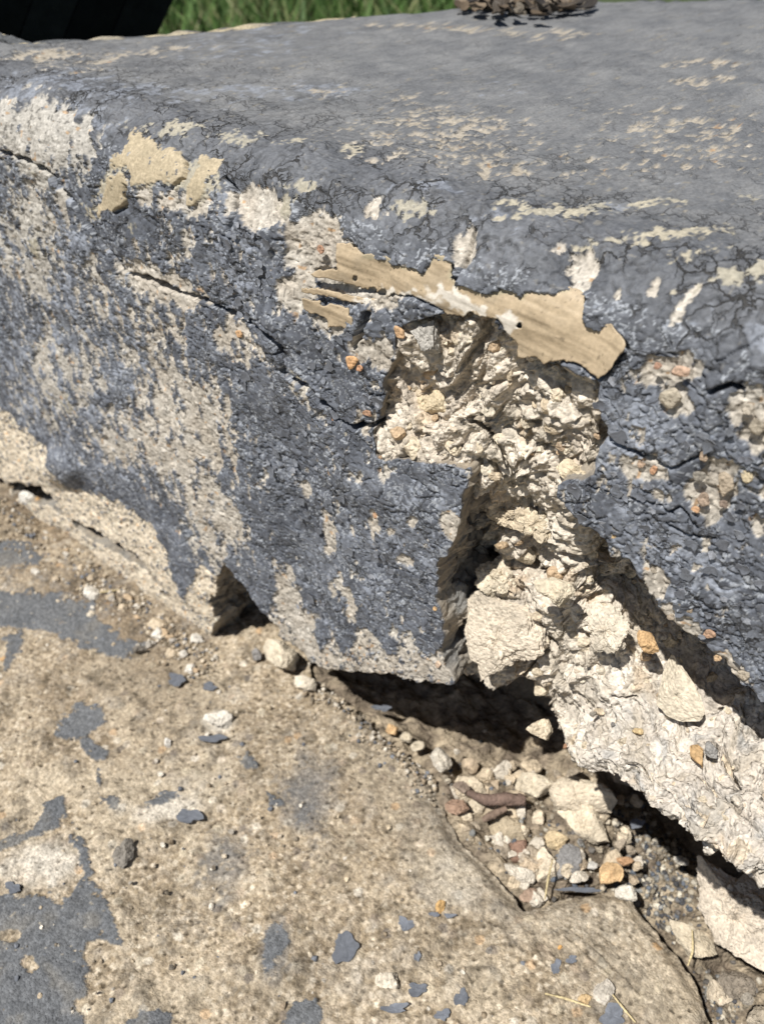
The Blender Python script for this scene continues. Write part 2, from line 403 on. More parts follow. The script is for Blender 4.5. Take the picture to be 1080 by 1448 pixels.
    lowband = inpoly(qx, qy, [(-900, -50), (0, 577), (75, 640), (100, 690), (150, 700), (215, 742), (240, 790), (262, 852), (285, 800), (312, 812), (300, 1000), (-900, 1000)])
    b2 = inpoly(px + 5 * st, py + 9 * st, [(380, 872), (392, 815), (404, 800), (418, 830), (428, 868), (446, 905), (452, 928), (462, 900), (472, 890), (482, 918), (490, 934), (500, 905), (515, 880), (530, 895), (545, 915), (558, 924), (566, 898), (582, 892), (592, 916), (605, 930), (628, 936), (640, 990), (440, 990), (400, 930)])
    bare_f = np.where(lowband | b2, np.maximum(bare_f, .35 + .5 * fi), bare_f)
    outside = (px < -60) | (px > 1120)
    bare_f = np.where(outside, .42 * st + .25 * fi - .32, bare_f)
    paint = 1 - sstep(-.03, .05, bare_f)
    # --- pale primer film and ochre undercoat left on the surface
    film_bl = [(130, 130, 120, 30, 0, .7), (450, 130, 70, 12, 3, .9), (300, 130, 120, 20, 0, .6), (340, 60, 160, 25, -5, .55), (60, 150, 110, 40, 10, .8), (600, 265, 60, 8, 0, .7), (800, 300, 200, 7, -4, .75), (700, 130, 60, 12, 0, .35),
               (890, 620, 70, 60, 20, .95), (950, 790, 80, 40, 20, 1.0), (860, 720, 50, 30, 30, .65), (1076, 480, 22, 40, 0, .95), (1010, 640, 20, 50, 0, .6), (1030, 850, 70, 60, 30, .55), (330, 370, 60, 60, 20, .62), (620, 480, 25, 20, 0, .8),
               (80, 560, 90, 60, 35, .8), (60, 420, 90, 190, 0, .72), (180, 500, 60, 80, 0, .6), (160, 640, 60, 50, 35, .7), (310, 270, 22, 22, 0, .9), (600, 740, 70, 90, 0, .62), (520, 800, 60, 80, 0, .55), (460, 830, 40, 60, 0, .5), (820, 375, 20, 20, 0, .8), (960, 470, 60, 40, -30, .45)]
    film = sstep(.48, .72, blobs(qx, qy, film_bl) * .8 + .45 * fbm2(x2 * 380, s2 * 380, 4, 91) + .14 * fi)
    och_bl = [(770, 302, 85, 9, -3, 1.2), (930, 292, 60, 8, -2, 1.), (950, 335, 110, 9, -4, 1.0), (980, 362, 60, 8, -8, 1.), (955, 370, 20, 6, 0, 1.2), (1040, 395, 60, 13, -14, .95), (585, 297, 28, 14, -5, 1.1), (720, 290, 30, 5, 0, 1), (820, 350, 14, 6, 0, 1.2), (950, 412, 7, 5, 0, 1.2), (500, 210, 30, 6, 0, 1.), (430, 262, 20, 8, 0, 1.1),
              (150, 275, 22, 34, 20, 1.15), (275, 250, 34, 32, 15, 1.2), (215, 250, 40, 16, 5, .85), (165, 240, 25, 20, 0, .9), (225, 185, 50, 10, 8, .8), (130, 300, 16, 20, 0, .9), (50, 345, 10, 16, 0, 1.1), (100, 560, 9, 25, 0, .95), (180, 320, 12, 30, 0, .6), (330, 190, 40, 8, 0, .8), (250, 178, 40, 6, 3, .9), (400, 200, 60, 6, 3, .7), (405, 285, 14, 26, 20, 1.2), (345, 195, 35, 9, -5, 1.0), (1060, 280, 40, 6, 0, .8), (480, 600, 30, 6, 50, .6), (425, 530, 20, 5, 40, .7)]
    och = sstep(.52, .66, blobs(qx, qy, och_bl) * .66 + .26 * st + .30 * fi)
    TANPATCH = [(152, 232), (165, 215), (178, 200), (186, 178), (196, 190), (212, 196), (225, 205), (250, 212), (259, 222), (260, 245), (255, 256), (240, 262), (222, 256), (200, 262), (182, 258), (178, 235), (165, 240)]
    tw = fbm2(x2 * 900, s2 * 700, 3, 195)
    tanp = inpoly(px + 4 * wob + 3 * tw, py + 4 * wob2 + 4 * fi, TANPATCH)
    TAN2 = [(150, 250), (172, 245), (178, 262), (176, 285), (168, 300), (150, 298), (140, 305), (138, 290), (146, 270)]
    tanp |= inpoly(px + 4 * wob, py + 4 * wob2, TAN2)
    tanp |= inpoly(px + 4 * wob, py + 4 * wob2, [(272, 245), (285, 218), (312, 222), (305, 240), (290, 250), (282, 275), (268, 292), (258, 290), (262, 262)])
    tanp &= tw < .75
    och = np.maximum(och, tanp)
    # --- alligatored paint: tilted scales with gaps
    wx = x2 + .0022 * fbm2(x2 * 220, s2 * 220, 3, 5) + .0008 * fbm2(x2 * 950, s2 * 950, 2, 55); ws = s2 + .0022 * fbm2(x2 * 220, s2 * 220, 3, 6) + .0008 * fbm2(x2 * 950, s2 * 950, 2, 56)
    cs = 1 / .0024
    F1, F2, ox, oy, r1, r2, r3 = voro(wx * cs, ws * cs, 3)
    cb = 1 / .0062
    wgx = x2 + .0024 * fbm2(x2 * 200, s2 * 200, 3, 5) + .0005 * fbm2(x2 * 700, s2 * 700, 2, 15); wgs = s2 + .0024 * fbm2(x2 * 200, s2 * 200, 3, 6) + .0005 * fbm2(x2 * 700, s2 * 700, 2, 16)
    G1, G2, gx, gy, g1, g2, g3 = voro(wgx / .0048, wgs / .0042, 8)
    K1, K2 = voro(wgx / .0026, wgs / .0024, 18)[:2]
    edge = F2 - F1; gedge = G2 - G1
    tilt = (ox * (r1 - .5) + oy * (r2 - .62)) * 1.0
    lifted = sstep(.45, .9, r3 + .25 * st)
    scale_amt = front * .85 + nose * .30 + topw * .08
    calm = sstep(-.35, .45, fbm2(x2 * 75, s2 * 75, 3, 171))             # smooth stretches between scaly ones
    scale_amt = scale_amt * (.30 + .85 * calm)
    h_paint = .00042 + scale_amt * (.00062 * tilt * (.5 + 1.2 * lifted) + .00022 * r3)
    h_paint -= .00032 * scale_amt * (1 - sstep(.02, .13, edge)) * (r2 > .3)
    gcr = (1 - sstep(.02, .085, gedge)) * sstep(.2, .4, vn2(x2 * 170, s2 * 170, 181) + .2 * wob)
    kcr = (1 - sstep(.02, .09, K2 - K1)) * sstep(.42, .6, vn2(x2 * 190, s2 * 190, 183) + .2 * wob2)
    h_paint -= (.0005 * nose + .0006 * front + .0003 * topw) * gcr
    h_paint -= (.0001 * nose) * kcr
    h_paint += .0003 * nose * (gx * (g2 - .5) + gy * (g3 - .65))
    h_paint += .00010 * fbm2(x2 * 1500, s2 * 1500, 2, 41)
    gr = fbm2(x2 * 850, s2 * 850, 3, 61); gr2 = fbm2(x2 * 2600, s2 * 2600, 2, 67)
    h_bare = .00017 * gr + .00013 * gr2 - .00035 * sstep(.55, .8, vn2(x2 * 900, s2 * 900, 71)) * front
    h_bare = h_bare * (front * 1.0 + nose + topw * .5)
    h_film = .00022 + .00014 * gr
    hgt = np.where(paint > .5, h_paint, h_bare)
    hgt = hgt * (1 - film * .4) + h_film * film * .4
    hgt = np.where(och > .5, np.minimum(hgt, 0) * .3 + .0003 + .00012 * gr2 + .0002 * st, hgt)
    hgt = np.where(tanp, .00055 + .0002 * st + .0001 * fi, hgt)
    # cracks
    for pts, w, dp in ((CRACK, 4.2, .007), (CRACK_W, 3.6, .004), ([(318, 245), (326, 268), (322, 290), (325, 330)], 3, .003), ([(500, 492), (508, 470), (514, 448)], 5, .007),
                       ([(262, 225), (258, 250), (240, 268)], 3, .0022), ([(176, 262), (176, 285), (168, 302)], 3, .002), ([(640, 408), (645, 385), (655, 355), (668, 325)], 5, .0035), ([(800, 285), (850, 287)], 2.2, .0015), ([(830, 690), (880, 705), (930, 712), (950, 730)], 2.2, .0018), ([(855, 620), (900, 640), (950, 660), (985, 650), (1000, 635)], 3, .002),
                       ([(1000, 555), (1035, 540), (1050, 548)], 4, .003), ([(1010, 510), (1060, 490), (1085, 470)], 1.6, .001), ([(940, 740), (970, 755), (1010, 760)], 2, .0015), ([(930, 730), (960, 720), (985, 745)], 2.5, .002)):
        bx = [p[0] for p in pts]; by = [p[1] for p in pts]
        sel = (px > min(bx) - 20) & (px < max(bx) + 20) & (py > min(by) - 20) & (py < max(by) + 20)
        dd = dline(px[sel] + 3.5 * wob[sel], py[sel] + 3.5 * wob2[sel], pts)
        ww = w * (.55 + .9 * vn2(x2[sel] * 160, s2[sel] * 160, 5))
        hgt[sel] -= dp * (1 - sstep(ww * .35, ww, dd))
        bl = 1 - sstep(ww, ww * 4.2, dd)
    inS = inpoly(px + 2.2 * wob + 1.5 * fi, py + 2.2 * wob2 + 1.5 * fi, [(p[0], p[1] + 2.5) for p in STRIP]) & (s2 < s1 + arc)
    hgt = np.where(inS, -.0012, hgt)
    # broad unevenness, chipped arris towards the cavity
    hgt = hgt + .0011 * (1 - .7 * topw) * fbm2(x2 * 38, s2 * 38, 3, 101) + .00035 * fbm2(x2 * 160, s2 * 160, 2, 111)
    hgt = hgt - .0022 * blobs(px, py, [(440, 370, 70, 60, 20, 1), (365, 292, 50, 30, 15, .8), (820, 382, 28, 30, 0, .7), (1005, 690, 45, 40, 30, .55), (945, 540, 45, 40, 0, .6), (1062, 590, 35, 50, 0, .6), (655, 345, 16, 36, 0, .8)])
    hgt = hgt + .004 * blobs(px, py, [(90, 660, 26, 22, 30, 1.)])
    # --- pigment
    v = fbm2(x2 * 120, s2 * 120, 3, 131)
    cold = mix([.075, .083, .101], [.178, .195, .230], np.clip(.40 + .28 * v + .45 * (r1 - .5) + .25 * fi, 0, 1))
    grey = mix(mix([.082, .085, .09], [.125, .129, .135], topw), mix([.14, .142, .145], [.195, .197, .198], topw), np.clip(.45 + .4 * v + .3 * fi + .25 * st, 0, 1))
    tsp = vn2(x2 * 1100, s2 * 800, 163)
    grey = np.where(((tsp > .90) & (vn2(x2 * 60, s2 * 60, 164) > .35))[..., None], np.array([.215, .20, .17]), grey)
    pc = mix(grey, cold, np.clip(front * .95 + nose * .35, 0, 1))
    rubbed = (edge < .13) & (r3 > .52)
    pc = np.where((rubbed & (front > .3))[..., None], np.array([.30, .32, .35]), pc)
    nearn = np.clip(nose + .75 * topw * (1 - sstep(s1 + arc, s1 + arc + .05, s2)) + .35 * front, 0, 1)
    pc = mix(pc, np.array([.020, .019, .018]), np.clip(.45 * np.maximum(gcr, .85 * kcr) * nearn, 0, .95))   # shadow inside the cracks painted into the pigment
    pc = mix(pc, np.array([.27, .295, .345]), film * (.55 + .45 * front) * np.clip(.75 + .4 * fi, 0, 1))
    worn = np.clip(blobs(px, py, [(60, 200, 130, 90, 0, 1.), (40, 360, 90, 120, 0, .75), (80, 540, 110, 110, 0, .6)]), 0, 1)
    warm = np.clip(.5 + .5 * fbm2(x2 * 210, s2 * 210, 3, 141), 0, 1)
    bc = mix([.46, .43, .38], [.38, .34, .285], warm)
    bc = mix(bc, np.array([.36, .345, .315]), np.clip(worn, 0, .85))
    bc = mix(bc, [.63, .545, .42], lowband * .85)
    bc = bc * (1 + .20 * gr + .22 * gr2)[..., None]
    bc = mix(bc, np.array([.30, .265, .21]), topw * .75)
    sp = vn2(x2 * 1900, s2 * 1500, 151)
    bc = np.where((sp > .84)[..., None], bc * .42, bc)
    bc = np.where((sp < .10)[..., None], np.minimum(bc * 1.35, .72), bc)
    sp2 = vn2(x2 * 700, s2 * 700, 157)
    bc = np.where((sp2 > .9)[..., None], bc * np.array([.95, .72, .52]), bc)
    cc = mix(bc, pc, paint)
    oc = mix([.38, .345, .265], [.31, .29, .235], np.clip(.5 + .7 * v + .4 * fi, 0, 1)); oc = mix(oc, mix([.42, .35, .24], [.33, .275, .185], np.clip(.4 + .8 * st, 0, 1)), tanp * .9)
    cc = mix(cc, oc * (1 + .15 * gr2)[..., None], och)
    rgh = np.where(paint > .5, .62, .93); rgh = np.where(och > .5, .8, rgh)
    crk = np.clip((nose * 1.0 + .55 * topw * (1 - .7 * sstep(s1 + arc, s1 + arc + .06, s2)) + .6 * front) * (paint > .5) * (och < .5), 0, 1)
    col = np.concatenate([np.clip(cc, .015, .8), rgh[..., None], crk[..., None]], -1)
    # --- what is broken away
    hole = inpoly(px + 4.5 * wob, py + 4.5 * wob2, CAVITY) & (s2 < s1 + arc * .9)
    ex = np.array([-.7, -.1655, -.1457, -.1003, -.0668, -.0237, .1, .6]); ey = np.array([.030, .030, .0626, .1623, .2083, .2534, .345, .42])
    yfar = np.interp(x2, ex, ey) + .0012 * fbm2(x2 * 150, s2 * 0 + 3, 4, 3)
    bd_ = dline(px + 5 * wob, py + 5 * wob2, [(-300, 520), (-100, 630), (0, 688), (60, 706), (105, 744), (150, 772), (205, 804), (245, 852), (268, 890)])
    hole |= (bd_ < 8.5 * vn2(x2 * 95, s2 * 20, 191) - 1.2) & (px < 285)
    for sl in ([(8, 684), (30, 680), (62, 692), (82, 712), (60, 716), (20, 708)], [(100, 734), (130, 748), (165, 770), (206, 796), (204, 807), (165, 786), (130, 766), (100, 745)]):
        hole |= inpoly(px + 3 * wob, py + 3 * wob2, sl)
    hole |= P[..., 1] > yfar
    hv = hole[:-1, :-1] & hole[1:, 1:] | hole[1:, :-1] & hole[:-1, 1:]
    lb = inpoly(px, py, LEFTBLOCK) & (s2 < s1 + arc)
    lb = lb[:-1, :-1]
    tr = (s2 > s1 + arc)[:-1, :-1]
    rb = (~lb) & (~tr) & ((px[:-1, :-1] > 850) | (x2[:-1, :-1] > .055)) & (s2[:-1, :-1] < s1)
    no_ = ~(lb | tr | rb)
    PD = P + N * hgt[..., None]
    depth = np.where(topw > .5, .16, .021)
    for nm, c in (('tread', tr), ('nosing', no_), ('front_block', lb), ('corner_block', rb)):
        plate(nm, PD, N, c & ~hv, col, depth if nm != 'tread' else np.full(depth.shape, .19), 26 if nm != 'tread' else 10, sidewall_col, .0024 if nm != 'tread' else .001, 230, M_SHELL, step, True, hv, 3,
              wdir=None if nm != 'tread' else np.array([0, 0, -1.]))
    return step, (X, S, px, py, paint, och, hv)
step, SK = build_step()
print('shell', time.time() - T0)

# ------------------------------------------------------------------ crumbling core inside the break
CORE_PTS = [(575, 490, .003), (640, 475, .0045), (700, 480, .0055), (740, 520, .005), (790, 540, .0045), (850, 560, .002), (610, 555, .006), (720, 570, .0055), (800, 590, .003), (670, 530, .006), (545, 622, .0015), (580, 636, .0005), (620, 640, .0005), (650, 645, .0005), (600, 615, .0045), (545, 590, .006), (565, 540, .005),
            (675, 650, .002), (700, 690, .010), (690, 750, .018), (740, 670, .009), (800, 690, .005), (855, 640, .004), (720, 745, .014), (760, 790, .016), (840, 760, .012), (880, 820, .018), (700, 860, .010), (680, 960, .015),
            (800, 850, .011), (820, 930, .009),  (940, 880, .022), (1000, 940, .026), (1060, 1000, .028), (900, 840, .022), (1120, 1060, .03), (1000, 1005, .013), (930, 955, .013), (1080, 1075, .014), (885, 905, .014), (960, 1020, .007), (1010, 1065, .002), (1060, 1120, -.006), (870, 1000, .006), (845, 1075, -.003),
            (780, 1000, .012), (1060, 1190, -.020), (1000, 1150, -.016), (930, 1120, -.013), (890, 1080, -.006), (1150, 1110, .006), (1200, 1280, -.024), (1100, 1180, -.012), (760, 950, .013), (640, 800, .03), (600, 900, .035), (500, 600, .02), (640, 430, .007), (800, 490, .007), (900, 600, .02), (1000, 800, .025), (1200, 900, .03)]
CORE_BOTTOM = [(480, 425), (900, 425), (930, 620), (900, 700), (1000, 815), (1150, 930), (1700, 1300), (1700, 1500), (1400, 1480), (1180, 1310), (1080, 1262), (1040, 1225), (1012, 1205), (996, 1212), (985, 1183), (958, 1165), (930, 1150), (905, 1122), (870, 1098), (835, 1092), (806, 1074), (800, 1040), (783, 1015), (770, 985), (757, 962), (735, 955), (700, 975), (560, 900), (540, 660)]
def core_depth(px, py):
    w = 0; a = 0
    for x, y, d in CORE_PTS:
        k = 1 / ((px - x) ** 2 + (py - y) ** 2 + 350.) ** 1.6
        w = w + k; a = a + k * d
    return a / w
CORE_MAP = []
def build_core():
    X = np.arange(-.03, .185, .00035); Zv = np.arange(-.005, .172, .00031)
    z2, x2 = np.meshgrid(Zv, X, indexing='ij')
    P = np.stack([x2, np.zeros_like(x2), z2], -1)
    for _ in range(3):
        px, py = proj(P); P[..., 1] = core_depth(px, py)
    edge_l = [(861, 769), (887, 788), (911, 820), (940, 867), (964, 893), (1000, 920), (1044, 967), (1080, 995), (1200, 1085)]
    dd = dline(px, py, edge_l); lim = .027 - .013 * np.clip(dd / 85, 0, 1) - .0004 * np.clip(dd - 85, 0, 80)
    P[..., 1] = np.where((dd < 165) & (px > 830), np.maximum(P[..., 1], lim), P[..., 1])
    d0 = P[..., 1].copy()
    # resample every column at even arc length so that slopes are as finely divided as upright faces
    step_ = np.sqrt(np.diff(d0, axis=0) ** 2 + .00031 ** 2); arc_ = np.concatenate([np.zeros((1, d0.shape[1])), np.cumsum(step_, 0)])
    tot = np.convolve(np.pad(arc_[-1], 20, mode='edge'), np.ones(41) / 41, 'valid')
    K = 640; zr = np.zeros((K, d0.shape[1])); dr = zr.copy(); ar = zr.copy()
    for j_ in range(d0.shape[1]):
        q_ = np.linspace(0, 1, K) * arc_[-1, j_]
        zr[:, j_] = np.interp(q_, arc_[:, j_], Zv); dr[:, j_] = np.interp(q_, arc_[:, j_], d0[:, j_]); ar[:, j_] = q_
    for _ in range(3): zr[:, 1:-1] = (zr[:, :-2] + 2 * zr[:, 1:-1] + zr[:, 2:]) / 4; dr[:, 1:-1] = (dr[:, :-2] + 2 * dr[:, 1:-1] + dr[:, 2:]) / 4
    x2 = np.broadcast_to(X[None], zr.shape)
    P = np.stack([x2, dr, zr], -1); P0 = P.copy(); z2 = ar
    px, py = proj(P)
    tz = np.gradient(P, axis=0); tx = np.gradient(P, axis=1)
    N0 = np.cross(tx, tz); N0 /= np.linalg.norm(N0, axis=-1, keepdims=True) + 1e-12
    N0 *= np.where(N0[..., 1] > 0, -1, 1)[..., None]
    for _ in range(10): N0[1:-1, 1:-1] = (N0[1:-1, 1:-1] * 2 + N0[:-2, 1:-1] + N0[2:, 1:-1] + N0[1:-1, :-2] + N0[1:-1, 2:]) / 6
    N0 /= np.linalg.norm(N0, axis=-1, keepdims=True)
    # chunks: warped cells at three sizes, each a tilted block, plus grains
    wx = x2 + .0035 * fbm2(x2 * 120, z2 * 120, 3, 1); wz = z2 + .0035 * fbm2(x2 * 120, z2 * 120, 3, 2)
    up = 1 - sstep(930, 1010, py + .25 * (px - 800)) * sstep(760, 860, px)     # crumbly above, smoother below
    h = 0
    rr = []
    dome = lambda f, k: np.sqrt(np.clip(1 - (f / k) ** 2, 0, 1))
    for cs, amp, sd in ((.0135, .0034, 1), (.0062, .0021, 2), (.0031, .0013, 3), (.00145, .0007, 4)):
        F1, F2, ox, oy, r1, r2, r3 = voro(wx / cs + (wz / cs) * .2, wz / cs, 20 + sd)
        e = sstep(.0, .24, F2 - F1)
        if sd == 1: v = (ox * (r1 - .5) * 1.6 + oy * (r2 - .45) * 1.8 + (r3 - .4) * .9) * e - (1 - e) * .25
        else: v = dome(F1, .82) * .9 + ((r3 - .5) * .9 + (ox * (r1 - .5) + oy * (r2 - .5)) * 1.2) * sstep(0, .3, F2 - F1)
        h = h + amp * v * (.28 + .72 * up)
        rr.append(r3)
    h = h - h.mean()
    g1 = fbm2(x2 * 900, z2 * 900, 3, 31); g0 = fbm2(wx * 210, wz * 210, 4, 33); g2 = fbm2(wx * 420, wz * 420, 3, 36)
    ridg = 1 - np.abs(g0)
    h = h + .0003 * (ridg - .7) * (.4 + .6 * up) + .0005 * g1 + .0006 * g2
    P03 = P0.reshape(-1, 3)
    l3 = fbm3(P03 * 140, 4, 61).reshape(x2.shape); l4 = fbm3(P03 * 620, 3, 64).reshape(x2.shape)
    st = fbm2(wx * 160 + wz * 90, wz * 330 - wx * 150, 4, 39)                  # layered streaks of the smoother lower slope
    h = h + (1 - up) * (.0003 * st + .0013 * l3 + .0007 * l4)
    # crevices seen in the break
    for pts, w, dp in (([(772, 870), (775, 905), (760, 935), (752, 945)], 4, .006), ([(706, 735), (700, 770), (690, 800)], 9, .006), ([(655, 575), (720, 650), (740, 640), (800, 620)], 3.5, .004), ([(740, 790), (765, 800), (790, 800)], 8, .007), ([(760, 600), (790, 610)], 4, .004),
                       ([(690, 650), (715, 665)], 4, .004), ([(740, 700), (775, 715)], 4, .004), ([(865, 985), (900, 988)], 2.5, .004), ([(980, 1095), (1030, 1130), (1080, 1180)], 3, .004), ([(900, 1080), (960, 1130), (1010, 1165)], 2.2, .003), ([(820, 890), (850, 920)], 2.5, .002), ([(1000, 1040), (1020, 1060), (1040, 1110)], 4, .005), ([(740, 590), (760, 625)], 3, .003)):
        d = dline(px + 3 * g2, py + 3 * g0, pts)
        h = h - dp * (1 - sstep(w * .4, w, d))
    P = P0 + N0 * h[..., None]
    Q3 = P.reshape(-1, 3)
    j = np.stack([fbm3(Q3 * 420, 3, 81 + 7 * k, .6) for k in range(3)], -1).reshape(P.shape)
    P = P + j * .00045 + N0 * ((np.random.default_rng(4).random(x2.shape) - .5) * .00034)[..., None]
    qx, qy = proj(P); CORE_MAP.append((qx, qy, P))
    cells = inpoly(qx + 5 * g2, qy + 5 * g0, CORE_BOTTOM)
    cells = cells[:-1, :-1] & cells[1:, 1:]
    n1 = np.clip(.5 + .6 * fbm2(x2 * 70, z2 * 70, 3, 44), 0, 1); n2 = fbm2(x2 * 600, z2 * 600, 2, 45); n3 = vn2(x2 * 1300, z2 * 1300, 46)
    c = mix([.61, .54, .43], [.51, .44, .345], n1)
    c = mix(c, mix([.57, .515, .43], [.47, .415, .34], n1), (1 - up) * .9)
    c = c * (.88 + .24 * rr[1])[..., None] * (.93 + .14 * rr[2])[..., None] * (1 + .10 * n2)[..., None]
    c = mix(c, [.36, .345, .31], np.clip(.8 * sstep(.05, .8, st) * (1 - up), 0, 1)); c = mix(c, [.40, .345, .26], .55 * sstep(.1, .7, fbm2(x2 * 240, z2 * 240, 3, 91)))
    c = c * np.array([.965, .985, 1.04]); c = c * (1 + .13 * (np.random.default_rng(3).random(x2.shape) - .5))[..., None]; c = mix(c, np.array([.50, .38, .25]), .5 * sstep(.55, .9, fbm2(x2 * 130, z2 * 130, 3, 48)))
    c = np.where((n3 > .88)[..., None], c * .55, c)
    col = np.concatenate([np.clip(c, .02, .8), np.full(c.shape[:2] + (1,), .95)], -1)
    N = np.zeros_like(P); N[..., 1] = -1
    plate('fractured_core', P, N, cells, col, .03, 14, lambda q: concrete_col(q, 5), .003, 180, M_CORE, step, True, smooth_it=2)
    # footing behind, in the shade under the overhang
    X = np.arange(-.30, .26, .0016); Zv = np.arange(-.06, .15, .0016)
    z2, x2 = np.meshgrid(Zv, X, indexing='ij')
    y = .052 - .0055 * fbm2(x2 * 45, z2 * 70, 4, 51) - .0016 * fbm2(x2 * 300, z2 * 300, 3, 52) + .006 * (1 - sstep(-.06, -.02, x2))
    P = np.stack([x2, y, z2], -1); N = np.zeros_like(P); N[..., 1] = -1
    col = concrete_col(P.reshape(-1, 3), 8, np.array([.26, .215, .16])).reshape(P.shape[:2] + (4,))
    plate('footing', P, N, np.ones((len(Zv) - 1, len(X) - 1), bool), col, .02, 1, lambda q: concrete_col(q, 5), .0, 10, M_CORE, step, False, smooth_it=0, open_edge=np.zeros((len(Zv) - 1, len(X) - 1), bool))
build_core()
print('core', time.time() - T0)

# ------------------------------------------------------------------ the peeling strip of old tan paint
def build_strip():
    MAIN = STRIP
    F2 = [(430, 406), (452, 405), (483, 415), (512, 424), (540, 428), (560, 430), (567, 447), (556, 453), (533, 441), (492, 428), (455, 416), (430, 411)]
    F3 = [(433, 418), (455, 423), (480, 431), (492, 438), (500, 452), (500, 470), (485, 462), (467, 462), (461, 447), (436, 437), (430, 430)]
    X = np.arange(-.02, .075, .00024); S = np.arange(.125, .185, .00024)
    s2, x2 = np.meshgrid(S, X, indexing='ij')
    s1 = H - RN
    th = np.clip((s2 - s1) / RN, 0, pi / 2)
    P = np.stack([x2, RN - RN * np.cos(th), np.minimum(s2, s1) + RN * np.sin(th)], -1)
    N = np.stack([np.zeros_like(x2), -np.cos(th), np.sin(th)], -1)
    px, py = proj(P)
    w1 = fbm2(x2 * 700, s2 * 700, 3, 3); w2 = fbm2(x2 * 700, s2 * 700, 3, 4)
    w5 = fbm2(x2 * 2200, s2 * 2200, 2, 6); ax, ay = px + 1.5 * w1 + 1.2 * w5, py + 1.5 * w2 + 1.2 * w5
    msk = inpoly(ax, ay, MAIN) | inpoly(ax, ay, F2) | inpoly(ax, ay, F3)
    for cx, cy, r in ((732, 462, 3.5), (499, 396, 4), (520, 415, 5), (462, 428, 4), (534, 418, 5)):
        msk &= np.hypot((ax - cx) / 1.2, ay - cy) > r
    msk |= inpoly(ax, ay + 5, MAIN) & (py < 400 + .22 * (px - 500)) & (px > 500)
    h = -.00025 + .0011 * fbm2(x2 * 38, s2 * 38, 3, 101) + .00035 * fbm2(x2 * 160, s2 * 160, 2, 111) + .00015 * fbm2(x2 * 60, s2 * 220, 3, 9) + .0007 * (1 - sstep(470, 540, px)) + .00012 * fbm2(x2 * 60, s2 * 900 + x2 * 90, 3, 12)
    h += .0026 * sstep(820, 895, px) * sstep(.0, 1., (px - 800) / 95) + .0009 * sstep(480, 520, py - .12 * (px - 740)) * (px > 690) * sstep(690, 760, px)
    h += .0009 * (1 - sstep(0, 18, np.abs(px - 622))) * (1 - sstep(362, 392, py))
    P = P + N * h[..., None]
    v = fbm2(x2 * 60, s2 * 60, 3, 17)
    a = x2 * .93 - s2 * .30; b = s2 * .93 + x2 * .30                   # brush marks run along the strip
    br = fbm2(a * 22, b * 620, 3, 19)
    c = mix([.45, .36, .245], [.385, .305, .205], np.clip(.5 + .5 * v, 0, 1))
    c = mix(c, [.22, .165, .10], np.clip(.38 * sstep(.3, 1.0, br), 0, 1)); c = c * (1 + .08 * w1 + .07 * w5)[..., None]; gsp = vn2(x2 * 1500, s2 * 1500, 5); c = np.where((gsp > .93)[..., None], c * .6, c); c = mix(c, [.33, .27, .19], .6 * sstep(.2, .8, fbm2(x2 * 170, s2 * 170, 4, 33)))
    wh = blobs(px + 10 * w1, py + 10 * w2, [(575, 428, 40, 13, 10, 1.), (640, 425, 36, 13, 20, .9), (715, 462, 16, 18, 0, 1.), (520, 432, 30, 8, 15, .8), (545, 440, 22, 8, 20, .8), (470, 404, 25, 5, 15, .4), (670, 440, 16, 8, 0, .8)])
    c = mix(c, [.66, .62, .55], np.clip(sstep(.25, .7, wh), 0, .92))
    tipg = (1 - sstep(.0, 7, dline(px, py, MAIN[3:24]) + 3 * w1)) * .55
    c = mix(c, [.26, .25, .17], tipg)
    col = np.concatenate([c, np.full(c.shape[:2] + (1,), .58)], -1)
    cells = msk[:-1, :-1] & msk[1:, 1:]
    o = plate('peeling_strip', P, N, cells, col, .00030, 2, lambda q: np.tile(np.array([.24, .20, .14, .8]), (len(q), 1)), .0001, 900, M_TAN, step, True, smooth_it=2)
    o['label'] = 'tan strip of old paint peeling off below the nosing'
build_strip()

